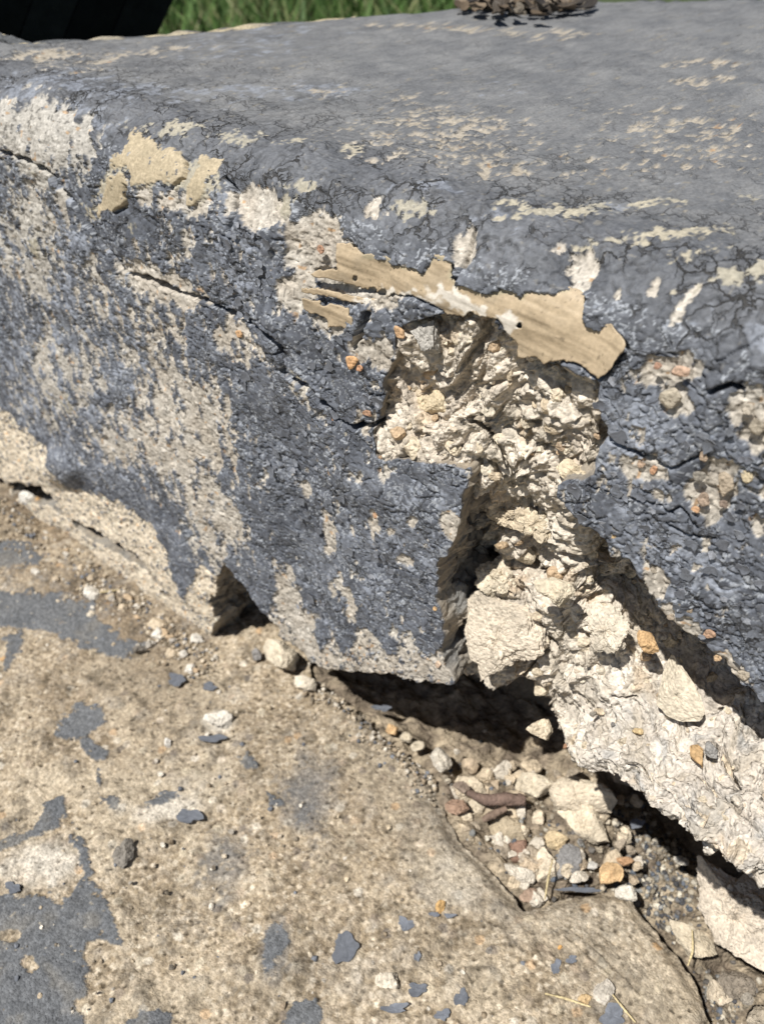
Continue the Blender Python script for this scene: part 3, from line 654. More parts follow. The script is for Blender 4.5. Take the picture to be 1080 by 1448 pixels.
# ------------------------------------------------------------------ stones
def rock_mesh(name, outline, e1, e2, n, hf, hb, col, seed, rough=.13, facets=9, nt=48, nphi=26, vari=.12):
    """closed stone with the given outline (metres in the e1,e2 plane), hf thick towards n and hb behind"""
    r = np.random.default_rng(seed)
    o = np.asarray(outline, float); c = o.mean(0); o = o - c
    th = np.linspace(-pi, pi, nt, endpoint=False)
    L = len(o); dens = np.concatenate([o[i] + (o[(i + 1) % L] - o[i]) * np.linspace(0, 1, 24, endpoint=False)[:, None] for i in range(L)])
    da = np.arctan2(dens[:, 1], dens[:, 0]); dr = np.hypot(dens[:, 0], dens[:, 1])
    rad = np.array([dr[np.argsort(np.abs((da - t + pi) % (2 * pi) - pi))[:2]].max() for t in th])
    ph = np.linspace(-pi / 2, pi / 2, nphi)
    V = []
    for p in ph:
        cp = np.sign(cos(p)) * abs(cos(p)) ** .62; sp = np.sign(sin(p)) * abs(sin(p)) ** .8
        rr = rad * cp
        hh = sp * (hf if sp > 0 else hb)
        V.append((c[0] + rr * np.cos(th))[:, None] * e1 + (c[1] + rr * np.sin(th))[:, None] * e2 + hh * n)
    V = np.array(V)
    cen = c[0] * e1 + c[1] * e2; size = rad.mean()
    Q = V - cen
    for k in range(facets):
        g = r.normal(size=3); g = g * .9 + n * (.6 if k < facets * .7 else -.2); g /= np.linalg.norm(g)
        dd = Q @ g; lim = dd.max() * r.uniform(.48, .80)
        Q = Q - np.maximum(dd - lim, 0)[..., None] * g * .92
    nz = fbm3(Q / size * 2.2 + seed * 3.1, 5, seed, .62)
    nn = Q / (np.linalg.norm(Q, axis=-1, keepdims=True) + 1e-9)
    Q = Q + nn * (nz * rough * size + (r.random(nz.shape) - .5) * min(.06 * size, .00028))[..., None]
    V = Q + cen
    idx = np.arange(nphi * nt).reshape(nphi, nt)
    a = idx[:-1]; b = idx[1:]
    q = np.stack([a, np.roll(a, -1, 1), np.roll(b, -1, 1), b], -1).reshape(-1, 4)
    Vf = V.reshape(-1, 3)
    n1 = fbm3(Vf / size * 1.3 + seed, 3, seed + 5); n2 = vn3(Vf * 1600, seed + 8)
    cc = np.asarray(col)[None] * (1 + vari * 1.6 * n1 + .10 * fbm3(Vf * 900, 2, 3))[:, None]
    cc = np.where((n2 > .87)[:, None], cc * .62, cc)
    return raw_mesh(name, Vf, q, None, np.concatenate([np.clip(cc, .01, .8), np.full((len(cc), 1), .9)], 1), False)
def frame(n):
    n = np.asarray(n, float); n = n / np.linalg.norm(n)
    e1 = np.cross(np.array([0, 0, 1.]) if abs(n[2]) < .9 else np.array([0, 1., 0]), n); e1 /= np.linalg.norm(e1)
    return e1, np.cross(n, e1), n
def ell(cx, cy, rx, ry, rot, seed, k=9, irr=.22):
    r = np.random.default_rng(seed); a = np.linspace(0, 2 * pi, k, endpoint=False) + r.uniform(-.2, .2, k)
    rr = 1 + r.uniform(-irr, irr, k) * .8
    c, s = cos(radians(rot)), sin(radians(rot))
    x = np.cos(a) * rr * rx; y = np.sin(a) * rr * ry
    return [(cx + X * c - Y * s, cy + X * s + Y * c) for X, Y in zip(x, y)]
SEED = [100]
def stone(name, poly, center, n, thick, col, label=None, category=None, group=None, parent=None, back=None, rough=.13, facets=9, nt=48, nphi=26, vari=.12):
    """poly: outline in photo pixels; center: a 3-D point the stone's middle plane passes through"""
    SEED[0] += 1
    e1, e2, n = frame(n); O = np.asarray(center, float)
    col = np.asarray(col) * .70 + np.array([.42, .365, .29]) * .30          # everything is dusty
    pts = []
    for x, y in poly:
        d = ray(x, y); t = ((O - CAM) @ n) / (d @ n); q = CAM + d * t - O
        pts.append((q @ e1, q @ e2))
    pts = np.array(pts)
    size = np.hypot(*(pts - pts.mean(0)).T).mean()
    me = rock_mesh(name, pts, e1, e2, n, size * thick, size * (back if back is not None else thick), col, SEED[0], rough, facets, nt, nphi, vari)
    o = obj(name, me, M_ROCK, parent); o.location = O
    if label: o['label'] = label
    if category: o['category'] = category
    if group: o['group'] = group
    return o
PALE = (.60, .52, .40); CREAM = (.62, .54, .41); WHITE = (.60, .555, .475); OLIVE = (.33, .27, .18); BROWN = (.17, .115, .08); RED = (.16, .062, .038); ORANGE = (.56, .34, .14); GREYB = (.13, .145, .17); TANC = (.50, .40, .26)

# stones still held in the broken concrete: parts of the step
def core_stone(cx, cy, rx, ry, rot, y0, col, n=(-.15, -.8, .55), thick=.7, name='embedded_stone', poly=None, **k):
    p = poly or ell(cx, cy, rx, ry, rot, int(cx * 7 + cy), 10)
    return stone(name, p, on_y(cx, cy, y0), n, thick, col, parent=step, **k)
core_stone(612, 556, 42, 32, 12, .0085, (.53, .44, .29), poly=[(574, 545), (584, 530), (606, 527), (636, 530), (652, 548), (645, 566), (640, 585), (615, 588), (597, 580), (580, 562)], thick=.75)
core_stone(618, 478, 30, 22, 10, .002, (.30, .30, .29), name='loose_lump', thick=.6, poly=[(578, 468), (596, 452), (620, 447), (637, 462), (636, 480), (624, 496), (604, 500), (588, 490)])
core_stone(725, 565, 17, 15, 0, .011, (.52, .42, .28), thick=.8)
core_stone(800, 838, 48, 20, 40, .003, (.50, .44, .33), poly=[(754, 822), (768, 812), (790, 810), (806, 822), (822, 848), (814, 868), (798, 866), (776, 846), (760, 836)], n=(.1, -.75, .65), thick=.45)
core_stone(718, 895, 52, 62, 0, .0092, (.60, .53, .43), name='concrete_lump', poly=[(664, 845), (680, 822), (720, 826), (755, 838), (774, 858), (776, 900), (764, 934), (735, 944), (716, 958), (695, 968), (684, 948), (668, 915), (664, 880)], n=(-.05, -.95, .3), thick=.30, rough=.20, facets=4, nt=120, nphi=64)
core_stone(765, 1032, 22, 19, 10, .006, (.58, .50, .37), thick=.9)
core_stone(718, 720, 30, 24, 20, .0115, (.56, .47, .34), name='concrete_lump', thick=.45, rough=.30, facets=3, nt=70, nphi=36)
core_stone(762, 742, 32, 22, 20, .0105, (.57, .49, .36), name='concrete_lump', thick=.4, rough=.30, facets=3, nt=70, nphi=36)
core_stone(705, 815, 32, 26, 10, .0125, (.60, .53, .41), name='concrete_lump', thick=.45, rough=.34, facets=3, nt=70, nphi=36)
core_stone(695, 590, 34, 26, 30, .0105, (.56, .48, .35), name='concrete_lump', thick=.4, rough=.30, facets=3, nt=70, nphi=36)
core_stone(690, 520, 28, 20, -20, .013, (.55, .48, .37), name='concrete_lump', thick=.45, rough=.34, facets=3, nt=60, nphi=30)
core_stone(800, 620, 24, 18, 0, .0065, (.62, .55, .43), name='concrete_lump', thick=.4, rough=.3, facets=3, nt=60, nphi=30)
core_stone(812, 668, 26, 18, 15, .0035, (.60, .51, .36), name='concrete_lump', thick=.35, rough=.3, facets=3, nt=60, nphi=30)
core_stone(860, 890, 40, 34, 30, .0085, (.62, .56, .46), name='concrete_lump', thick=.28, rough=.28, facets=3, nt=80, nphi=40)
core_stone(960, 975, 40, 55, -30, .0095, (.63, .56, .44), name='concrete_lump', poly=[(942, 920), (962, 940), (985, 970), (998, 1005), (988, 1022), (968, 1026), (940, 1010), (918, 985), (924, 955)], thick=.22, n=(-.1, -.85, .5), rough=.05)
for cx, cy, rx, ry, rot, y0, col in ((914, 906, 13, 22, -30, .0085, ORANGE), (985, 1070, 11, 20, -35, .0005, (.45, .27, .10)), (708, 770, 10, 8, 0, .010, (.40, .28, .16)), (844, 616, 6, 6, 0, .0035, (.45, .31, .19)), (792, 630, 9, 8, 20, .0045, (.36, .26, .17)),
                                     (650, 547, 9, 5, -30, .008, (.48, .33, .17)), (798, 1055, 4, 4, 0, .004, (.30, .13, .06)), (768, 655, 13, 10, 20, .0065, (.42, .36, .26)), (838, 1010, 6, 6, 0, .004, (.2, .19, .17)), (865, 1024, 4, 4, 0, .003, (.07, .08, .1)),
                                     (905, 760, 10, 6, 0, .012, (.4, .33, .24)), (700, 745, 7, 6, 0, .011, (.44, .36, .25)), (900, 1035, 9, 6, 0, .002, (.56, .41, .2)), (1005, 1062, 8, 14, -20, .001, (.22, .23, .24)), (960, 1107, 6, 4, 0, -.002, (.55, .36, .16)),
                                     (760, 870, 10, 9, 0, .010, (.55, .46, .34)), (785, 770, 12, 9, 20, .012, (.56, .47, .33)), (735, 620, 10, 8, 0, .009, (.55, .45, .31)), (670, 700, 9, 9, 0, .009, (.50, .42, .31)), (832, 600, 9, 7, 0, .005, (.60, .53, .41)), (1004, 1195, 10, 9, 0, -.005, (.6, .55, .45)), (590, 610, 10, 7, 0, .005, (.55, .46, .3)), (640, 612, 8, 6, 0, .006, (.5, .4, .27)), (575, 618, 6, 5, 0, .004, (.34, .29, .22))):
    core_stone(cx, cy, rx, ry, rot, y0, col, thick=.7, nt=26, nphi=14, name='aggregate')
for cx, cy, rx, ry, rot, col in ((496, 512, 8, 9, 20, (.52, .27, .10)), (508, 521, 5, 4, 0, (.44, .2, .09)), (519, 585, 6, 4, 20, (.30, .14, .07)), (469, 592, 5, 5, 0, (.42, .22, .12)), (564, 471, 6, 10, -20, (.48, .28, .13)), (453, 353, 5, 6, 0, (.34, .16, .09)), (338, 473, 5, 5, 0, (.5, .28, .12)),
                                (929, 517, 6, 5, 0, (.30, .14, .09)), (961, 526, 13, 8, -5, (.48, .31, .22)), (947, 565, 14, 14, 0, (.36, .32, .25)), (1070, 602, 9, 12, 0, (.26, .23, .18)), (1055, 578, 9, 8, 0, (.42, .38, .32)), (1022, 685, 12, 15, 10, (.38, .31, .23)), (995, 706, 8, 10, 0, (.28, .2, .15)), (988, 674, 9, 7, 0, (.17, .165, .15)), (1022, 713, 6, 5, 20, (.13, .085, .07)), (983, 721, 6, 5, 0, (.50, .27, .13)), (923, 665, 5, 6, 20, (.45, .22, .11)), (866, 759, 5, 4, -30, (.42, .28, .12)), (884, 759, 4, 4, 0, (.36, .2, .1)), (1055, 674, 9, 7, 0, (.5, .42, .27)), (995, 645, 6, 7, 0, (.27, .19, .13)),
                                (906, 656, 5, 5, 0, (.33, .22, .15)), (913, 687, 8, 5, -20, (.12, .125, .13)), (1003, 898, 8, 6, 30, (.36, .2, .12)), (961, 858, 5, 5, 0, (.25, .21, .16)), (973, 862, 5, 5, 0, (.33, .26, .19)), (948, 872, 5, 4, 0, (.27, .22, .17)), (925, 805, 6, 5, 0, (.25, .22, .18)), (1014, 931, 5, 4, 0, (.45, .29, .15)), (645, 735, 5, 6, 0, (.32, .18, .09)), (626, 758, 4, 4, 0, (.25, .11, .06)), (531, 728, 3, 5, 0, (.38, .2, .1)), (536, 650, 4, 5, 0, (.48, .3, .17)), (615, 861, 3, 3, 0, (.5, .3, .12)), (620, 940, 4, 5, 0, (.5, .36, .26)), (1050, 955, 8, 7, 0, (.38, .33, .26)), (105, 350, 6, 6, 0, (.34, .2, .13))):
    core_stone(cx, cy, rx * 1.15, ry * 1.15, rot, -.0002 if cy > 420 else .001, col, n=(0, -1, .08), thick=.24, nt=24, nphi=12, name='aggregate', facets=2, rough=.07)
qx_, qy_, CP = CORE_MAP[0]
r_ = np.random.default_rng(83); k = 0; tries = 0
flat_x, flat_y = qx_.ravel(), qy_.ravel(); CPf = CP.reshape(-1, 3)
while k < 230 and tries < 4000:
    tries += 1
    cx, cy = r_.uniform(555, 1080), r_.uniform(470, 1230)
    a_, b_ = np.array([cx]), np.array([cy])
    if not inpoly(a_, b_, CAVITY)[0] or not inpoly(a_, b_, CORE_BOTTOM)[0]: continue
    low_ = cy + .25 * (cx - 800) > 960 and cx > 780
    if low_ and r_.random() < .5: continue
    i_ = np.argmin((flat_x - cx) ** 2 + (flat_y - cy) ** 2); p_ = CPf[i_]
    if abs(flat_x[i_] - cx) > 4 or abs(flat_y[i_] - cy) > 4: continue
    s_ = 3.5 + 11 * r_.random() ** 2.2
    if low_: s_ *= .7
    c_ = np.array([[.60, .525, .40], [.56, .48, .355], [.63, .57, .46], [.50, .41, .29], [.44, .38, .30], [.46, .32, .19]][min(5, int(r_.random() ** 1.3 * 6))]) * r_.uniform(.9, 1.08)
    stone('fragment', ell(cx, cy, s_ * r_.uniform(1, 1.5), s_, r_.uniform(0, 180), 3000 + k, 7, .35), p_ + np.array([0, .0003, 0]), (r_.normal() * .3, -.8, .5 + r_.normal() * .3), r_.uniform(.5, .9), tuple(c_), parent=step, nt=16, nphi=10, facets=10, rough=.16)
    k += 1
print('stones', time.time() - T0)

# ------------------------------------------------------------------ single curled flakes of the grey paint
def flake_mesh(name, outline, curl, th, col, seed, rim=(.22, .23, .25), bend=None):
    r = np.random.default_rng(seed)
    o = np.asarray(outline, float); o = o - o.mean(0); k = len(o); R = np.hypot(o[:, 0], o[:, 1]).mean()
    rings = [o * f for f in (1, .7, .35)]
    bd = r.uniform(0, 2 * pi) if bend is None else bend
    def z(p):
        a = p[:, 0] * cos(bd) + p[:, 1] * sin(bd)
        return curl * (a / R) ** 2 * R + .10 * R * np.sin(p[:, 0] / R * 2.3 + seed) * np.cos(p[:, 1] / R * 2.0) * (.4 + abs(curl))
    V = [np.column_stack([p, z(p)]) for p in rings] + [np.array([[0, 0, 0.]])]
    top = np.concatenate(V); bot = top.copy(); bot[:, 2] -= th
    nv = len(top); q = []; t = []
    for a in range(2):
        for i in range(k):
            j = (i + 1) % k
            q.append((a * k + i, a * k + j, (a + 1) * k + j, (a + 1) * k + i))
            q.append((nv + a * k + j, nv + a * k + i, nv + (a + 1) * k + i, nv + (a + 1) * k + j))
    for i in range(k):
        j = (i + 1) % k
        t.append((2 * k + i, 2 * k + j, 3 * k)); t.append((nv + 2 * k + j, nv + 2 * k + i, nv + 3 * k))
        q.append((i, nv + i, nv + j, j))
    c = np.tile(np.asarray(col, float), (2 * nv, 1)) * (1 + .12 * r.normal(size=(2 * nv, 1)))
    c[nv:] = np.asarray(rim)
    return raw_mesh(name, np.concatenate([top, bot]), q, t, np.clip(c, .02, .7), False)
def rag(rx, ry, k, seed, irr=.35):
    r = np.random.default_rng(seed); a = np.sort(np.linspace(0, 2 * pi, k, endpoint=False) + r.uniform(-.5, .5, k) * 2 / k)
    rr = 1 + irr * (.55 * np.sin(2 * a + r.uniform(0, 6)) + .45 * np.sin(3 * a + r.uniform(0, 6)) + .35 * np.sin(5 * a + r.uniform(0, 6)) + .4 * r.uniform(-1, 1, k))
    return np.column_stack([np.cos(a) * rx * rr, np.sin(a) * ry * rr])
def flakes_on_step():
    X, S, px, py, paint, och, hv = SK
    r = np.random.default_rng(5)
    meshes = [flake_mesh('paint_flake', rag(.0017 * s_, .0014 * s_, 11, 40 + i), c_, .00022, p_, 60 + i) for i, (s_, c_, p_) in enumerate(
        [(1, .2, (.115, .124, .145)), (1.15, .12, (.13, .14, .16)), (.8, .25, (.15, .16, .185)), (1.3, .15, (.105, .112, .128)), (.9, .2, (.19, .205, .235)), (.7, .2, (.27, .285, .32)), (1.1, .25, (.12, .13, .15)), (.75, .12, (.16, .17, .195))])]
    s1 = H - RN; cnt = 0
    ok = (paint[:-1, :-1] > .5) & (och[:-1, :-1] < .5) & ~hv
    ok &= ~inpoly(px[:-1, :-1], py[:-1, :-1], [(430, 375), (470, 335), (640, 355), (830, 400), (905, 485), (850, 550), (700, 470), (560, 470), (430, 450)])
    jx = np.searchsorted(X, -.045), np.searchsorted(X, .10)
    while cnt < 230:
        j = r.integers(*jx); i = r.integers(np.searchsorted(S, .03), np.searchsorted(S, H - RN + RN * .15))
        if not ok[i, j] or not (-5 < px[i, j] < 1085): continue
        th = min(max((S[i] - s1) / RN, 0), pi / 2)
        n = Vector((0, -cos(th), sin(th))); p = Vector((X[j], RN - RN * cos(th), min(S[i], s1) + RN * sin(th)))
        o = obj('paint_flake', meshes[r.integers(len(meshes))], M_FLAKE, step)
        tilt = Vector(r.normal(size=3) * .09)
        o.rotation_euler = ((n + tilt).normalized().to_track_quat('Z', 'Y') @ Vector((0, 0, 1)).rotation_difference(Vector((sin(.0), 0, 1)))).to_euler()
        o.rotation_euler.rotate_axis('Z', r.uniform(0, 6.28))
        k = r.uniform(.4, .75); o.scale = (k, k, k)
        o.location = p + n * .0005
        cnt += 1
flakes_on_step()

# ------------------------------------------------------------------ lower concrete tread (the paving the rubble lies on)
PIT = [(436, 955), (455, 967), (480, 985), (510, 1010), (545, 1040), (575, 1065), (605, 1090), (620, 1112), (628, 1150), (645, 1185), (680, 1215), (710, 1250), (740, 1285), (768, 1280), (800, 1266), (850, 1256), (890, 1262), (915, 1300), (940, 1330), (960, 1355), (990, 1400), (1005, 1448), (1030, 1540), (1500, 2300), (3000, 1600), (1500, 700), (436, 700)]
def build_ground():
    xs = [0.]
    while xs[-1] < .115: xs.append(xs[-1] + .00042)
    d = .0006
    while xs[-1] < .8: xs.append(xs[-1] + d); d *= 1.13
    l = [0.]
    while l[-1] > -.235: l.append(l[-1] - (.00042 if l[-1] > -.1 else .00058))
    d = .0007
    while l[-1] > -1.: l.append(l[-1] - d); d *= 1.13
    X = np.array(l[::-1][:-1] + xs)
    ys = [0.]
    while ys[-1] < .05: ys.append(ys[-1] + .0007)
    l = [0.]
    while l[-1] > -.125: l.append(l[-1] - .00043)
    d = .0006
    while l[-1] > -.9: l.append(l[-1] - d); d *= 1.13
    Y = np.array(l[::-1][:-1] + ys)
    y2, x2 = np.meshgrid(Y, X, indexing='ij')
    P = np.stack([x2, y2, np.zeros_like(x2)], -1)
    px, py = proj(P)
    w1 = fbm2(x2 * 200, y2 * 200, 4, 201); w2 = fbm2(x2 * 200, y2 * 200, 4, 202); w3 = fbm2(x2 * 900, y2 * 900, 2, 203)
    qx = px + 5 * w1 + 1.5 * w3; qy = py + 5 * w2
    polys = [[(-60, 1215), (0, 1190), (45, 1170), (60, 1135), (88, 1126), (92, 1150), (85, 1165), (60, 1178), (30, 1192), (-60, 1230)],
             [(95, 1190), (105, 1180), (118, 1185), (130, 1230), (140, 1255), (160, 1290), (165, 1310), (178, 1335), (175, 1345), (160, 1340), (140, 1330), (118, 1335), (115, 1350), (125, 1370), (122, 1405), (112, 1415), (118, 1470), (-200, 1600), (-200, 1275), (60, 1268), (100, 1268), (118, 1235), (112, 1210)],
             [(75, 1040), (85, 1015), (115, 998), (150, 1000), (150, 1020), (125, 1045), (152, 1060), (150, 1080), (125, 1075), (110, 1050), (95, 1045)],
             [(-60, 832), (0, 833), (60, 838), (130, 850), (145, 880), (170, 900), (208, 912), (200, 925), (160, 930), (120, 915), (60, 895), (-60, 885)],
             [(-60, 760), (40, 765), (60, 785), (55, 802), (-60, 818)], [(5, 905), (30, 893), (32, 925), (5, 948)],
             [(375, 1325), (388, 1300), (402, 1310), (408, 1335), (392, 1365), (378, 1378), (372, 1350)], [(175, 1448), (200, 1425), (240, 1430), (245, 1470), (170, 1470)],
             [(400, 1445), (415, 1418), (445, 1412), (458, 1428), (455, 1470), (398, 1470)], [(336, 1075), (352, 1068), (366, 1085), (345, 1092)], [(200, 1128), (250, 1120), (262, 1126), (240, 1136), (205, 1140)],
             [(140, 1125), (160, 1120), (175, 1132), (165, 1145), (145, 1142)], [(137, 1085), (147, 1090), (145, 1115), (135, 1110)], [(372, 1125), (395, 1130), (400, 1140), (378, 1140)]]
    pm = np.zeros(x2.shape, bool)
    hf = fbm2(x2 * 420, y2 * 420, 4, 231, .65)
    rx_, ry_ = px + 6 * w1 + 4 * hf, py + 6 * w2 + 4 * fbm2(x2 * 420, y2 * 420, 3, 237, .65)
    for p in polys:
        ins = inpoly(rx_, ry_, p)
        bx = [a[0] for a in p]; by = [a[1] for a in p]
        sel = ins & (px > min(bx) - 30) & (px < max(bx) + 30)
        de = np.zeros(x2.shape); de[sel] = dline(px[sel], py[sel], p + p[:1])
        ins &= ~(hf > .30 + de / 18.)
        pm |= ins & (hf < 1.0)
    for cx, cy, rx, ry in ((15, 1323, 15, 10), (43, 1363, 10, 12), (20, 1256, 4, 3)):
        pm &= np.hypot((qx - cx) / rx, (qy - cy) / ry) > 1
    stain = blobs(qx, qy, [(435, 1120, 42, 60, 10, 1.0), (320, 1225, 38, 65, 10, .8), (392, 1345, 22, 55, 5, .8), (250, 1300, 60, 30, 0, .35), (600, 1330, 80, 40, 20, .25), (455, 1100, 30, 20, 0, .8), (170, 850, 120, 40, 20, .35), (60, 860, 110, 60, 0, .5), (440, 1180, 20, 35, 0, .5), (530, 1000, 60, 18, 40, .5), (360, 1400, 30, 40, 0, .35)])
    st = np.clip(stain + .35 * w1 - .15, 0, 1) * sstep(.35, .65, vn2(x2 * 1100, y2 * 1100, 5) * .7 + stain * .5)
    white = np.clip(blobs(qx, qy, [(230, 1145, 55, 16, -5, .9), (60, 1225, 60, 28, -10, .9), (310, 1022, 18, 15, 0, 1.0), (290, 1090, 60, 40, 0, .25), (540, 1380, 100, 40, 0, .2), (620, 1250, 60, 60, 20, .3)]) + .3 * w1 - .1, 0, 1)
    dirt = np.clip(blobs(qx, qy, [(140, 860, 130, 50, 25, .9), (60, 730, 80, 40, 20, .9), (230, 950, 70, 30, 10, .5), (120, 960, 120, 60, 0, .35), (500, 1180, 120, 150, 20, .25), (200, 1010, 160, 70, 0, .35)]) + .2 * w1, 0, 1)
    smooth_lip = np.clip(blobs(qx, qy, [(640, 1190, 50, 90, -40, .8), (600, 1110, 50, 30, 40, .8), (800, 1300, 120, 40, 10, .7), (880, 1380, 80, 60, 30, .5)]), 0, 1)
    # grit: rounded sand grains standing in worn cement
    F1, F2, ox, oy, r1, r2, r3 = voro(x2 / .00125, y2 / .00125, 31)
    G1, G2, gx, gy, g1, g2, g3 = voro(x2 / .0031, y2 / .0031, 32)
    grain = np.sqrt(np.clip(1 - (F1 / .55) ** 2, 0, 1)); big = np.sqrt(np.clip(1 - (G1 / .42) ** 2, 0, 1)) * (g1 > .86)
    low = fbm2(x2 * 60, y2 * 60, 4, 211)
    h = .0012 * low + .00014 * grain * (r1 > .3) + .00024 * big + .00022 * fbm2(x2 * 800, y2 * 800, 3, 212) + .0005 * w1
    pits = (r2 > .91) & (F1 < .4)
    h = np.where(pits, h - .0006, h)
    h = h * (1 - .45 * smooth_lip)
    hp = .00055 + .0008 * low + .0001 * fbm2(x2 * 500, y2 * 500, 2, 8)
    h = np.where(pm, hp, h)
    # scratches in the trowelled lip, edge rounding to the pit
    for pts in ([(795, 1305), (850, 1350), (905, 1405)], [(830, 1310), (880, 1340)], [(840, 1390), (880, 1420), (930, 1450)], [(800, 1325), (870, 1385)]):
        dd = dline(px, py, pts); h -= .0008 * (1 - sstep(.5, 2.6, dd))
    pe = dline(px, py, PIT[:22]); h -= .0022 * (1 - sstep(0, 26, pe)) ** 2
    P[..., 2] = h
    warm = np.clip(.5 + .55 * fbm2(x2 * 120, y2 * 120, 3, 221), 0, 1)
    c = mix([.27, .215, .145], [.40, .335, .24], warm)
    c = mix(c, [.40, .36, .29], smooth_lip * .8)
    skin = sstep(-.1, .5, fbm2(x2 * 55, y2 * 55, 4, 261)); c = mix(c, [.44, .375, .275], .6 * skin)
    gc = np.stack([np.interp(r3, [0, .2, .5, .8, 1], v) for v in ([.13, .25, .36, .50, .66], [.10, .195, .295, .42, .58], [.065, .125, .21, .31, .45])], -1)
    c = mix(c, gc, (.68 * (grain > .25) * (1 - .5 * smooth_lip) * (1 - .55 * skin)))
    bgc = np.stack([np.interp(g2, [0, .3, .6, .85, 1], v) for v in ([.16, .36, .50, .58, .45], [.14, .29, .43, .53, .28], [.12, .21, .31, .44, .13])], -1)
    c = mix(c, bgc, .85 * (big > .2))
    c = mix(c, [.17, .125, .078], .78 * dirt)
    c = c * (.90 + .16 * fbm2(x2 * 45, y2 * 45, 4, 251))[..., None]
    c = c * (1 - .38 * sstep(.1, .8, fbm2(x2 * 270, y2 * 270, 3, 271)) * (1 - .6 * smooth_lip))[..., None]
    c = mix(c, [.60, .56, .48], .75 * white)
    c = mix(c, [.13, .13, .128], .9 * st)
    c = c * np.array([1.08, 1.085, 1.11])
    c = np.where(pits[..., None], c * .45, c)
    pcol = mix([.110, .116, .124], [.145, .15, .156], np.clip(.5 + .5 * w1, 0, 1)) * (1 + .1 * w3)[..., None]
    pcol = np.where((vn2(x2 * 1300, y2 * 1300, 77) > .95)[..., None], np.array([.30, .27, .22]), pcol)
    pcol = mix(pcol, [.25, .225, .18], .32 * sstep(.1, .9, fbm2(x2 * 140, y2 * 140, 4, 241)))
    c = np.where(pm[..., None], pcol, c)
    col = np.concatenate([np.clip(c, .02, .75), np.where(pm, .7, .93)[..., None]], -1)
    hole = inpoly(px + 4 * w1, py + 4 * w2, PIT)
    cells = ~(hole[:-1, :-1] & hole[1:, 1:])
    N = np.zeros_like(P); N[..., 2] = 1
    o = plate('pavement', P, N, cells, col, .03, 10, lambda q: concrete_col(q, 9, np.array([.36, .31, .235])), .0018, 260, M_GROUND, None, True, ~cells, 3)
    o['kind'] = 'structure'
build_ground()
def scatter(name, spots, sizes, cols, label, cat, seed):
    r = np.random.default_rng(seed); base = []
    for k in range(10):
        me = rock_mesh('x', [(cos(a) * r.uniform(.7, 1.25), sin(a) * r.uniform(.7, 1.25)) for a in np.linspace(0, 2 * pi, 7, endpoint=False)], np.array([1., 0, 0]), np.array([0, 1., 0]), np.array([0, 0, 1.]), .8, .7, (.5, .5, .5), seed + k, .12, 7, 7, 5)
        v = np.zeros(len(me.vertices) * 3, np.float32); me.vertices.foreach_get('co', v)
        base.append((v.reshape(-1, 3), np.array([tuple(p.vertices) for p in me.polygons if len(p.vertices) == 4]))); bpy.data.meshes.remove(me)
    V = []; Q = []; C = []; off = 0
    for p, sz, c in zip(spots, sizes, cols):
        v, f = base[r.integers(10)]; a = r.uniform(0, 6.28); Rm = np.array([[cos(a), -sin(a), 0], [sin(a), cos(a), 0], [0, 0, 1]])
        V.append(v @ Rm.T * sz + p); Q.append(f + off); off += len(v); C.append(np.tile(c, (len(v), 1)))
    obj(name, raw_mesh(name, np.concatenate(V), np.concatenate(Q), None, np.concatenate(C), False), M_ROCK, None, kind='stuff', label=label, category=cat)
def build_grit():
    r = np.random.default_rng(61); pts = []; sz = []; cl = []
    pal = np.array([[.50, .43, .33], [.40, .33, .24], [.30, .24, .17], [.56, .51, .43], [.2, .17, .13], [.16, .17, .19]])
    for _ in range(1900):
        q = r.random()
        if q < .6: t = r.random(); cx = 0 + 300 * t + r.normal() * 8; cy = 700 + 220 * t + abs(r.normal()) * 34
        elif q < .8: cx, cy = r.uniform(0, 800), r.uniform(800, 1448)
        else: t = r.random(); cx = 440 + 180 * t + r.normal() * 10; cy = 975 + 140 * t + r.normal() * 14
        if inpoly(np.array([cx]), np.array([cy]), PIT)[0]: continue
        w = on_z(cx, cy, 0)
        if w[1] > .01 or (w[1] > -.001 and cx < 290): continue
        s_ = .0003 + .0009 * r.random() ** 3
        pts.append(np.array([w[0], w[1], s_ * .35 + .0002])); sz.append(s_); cl.append(pal[r.integers(len(pal))] * r.uniform(.8, 1.15))
    scatter('grit', pts, sz, cl, 'loose sandy grit strewn on the paving, thickest along the foot of the step', 'grit', 950)
build_grit()
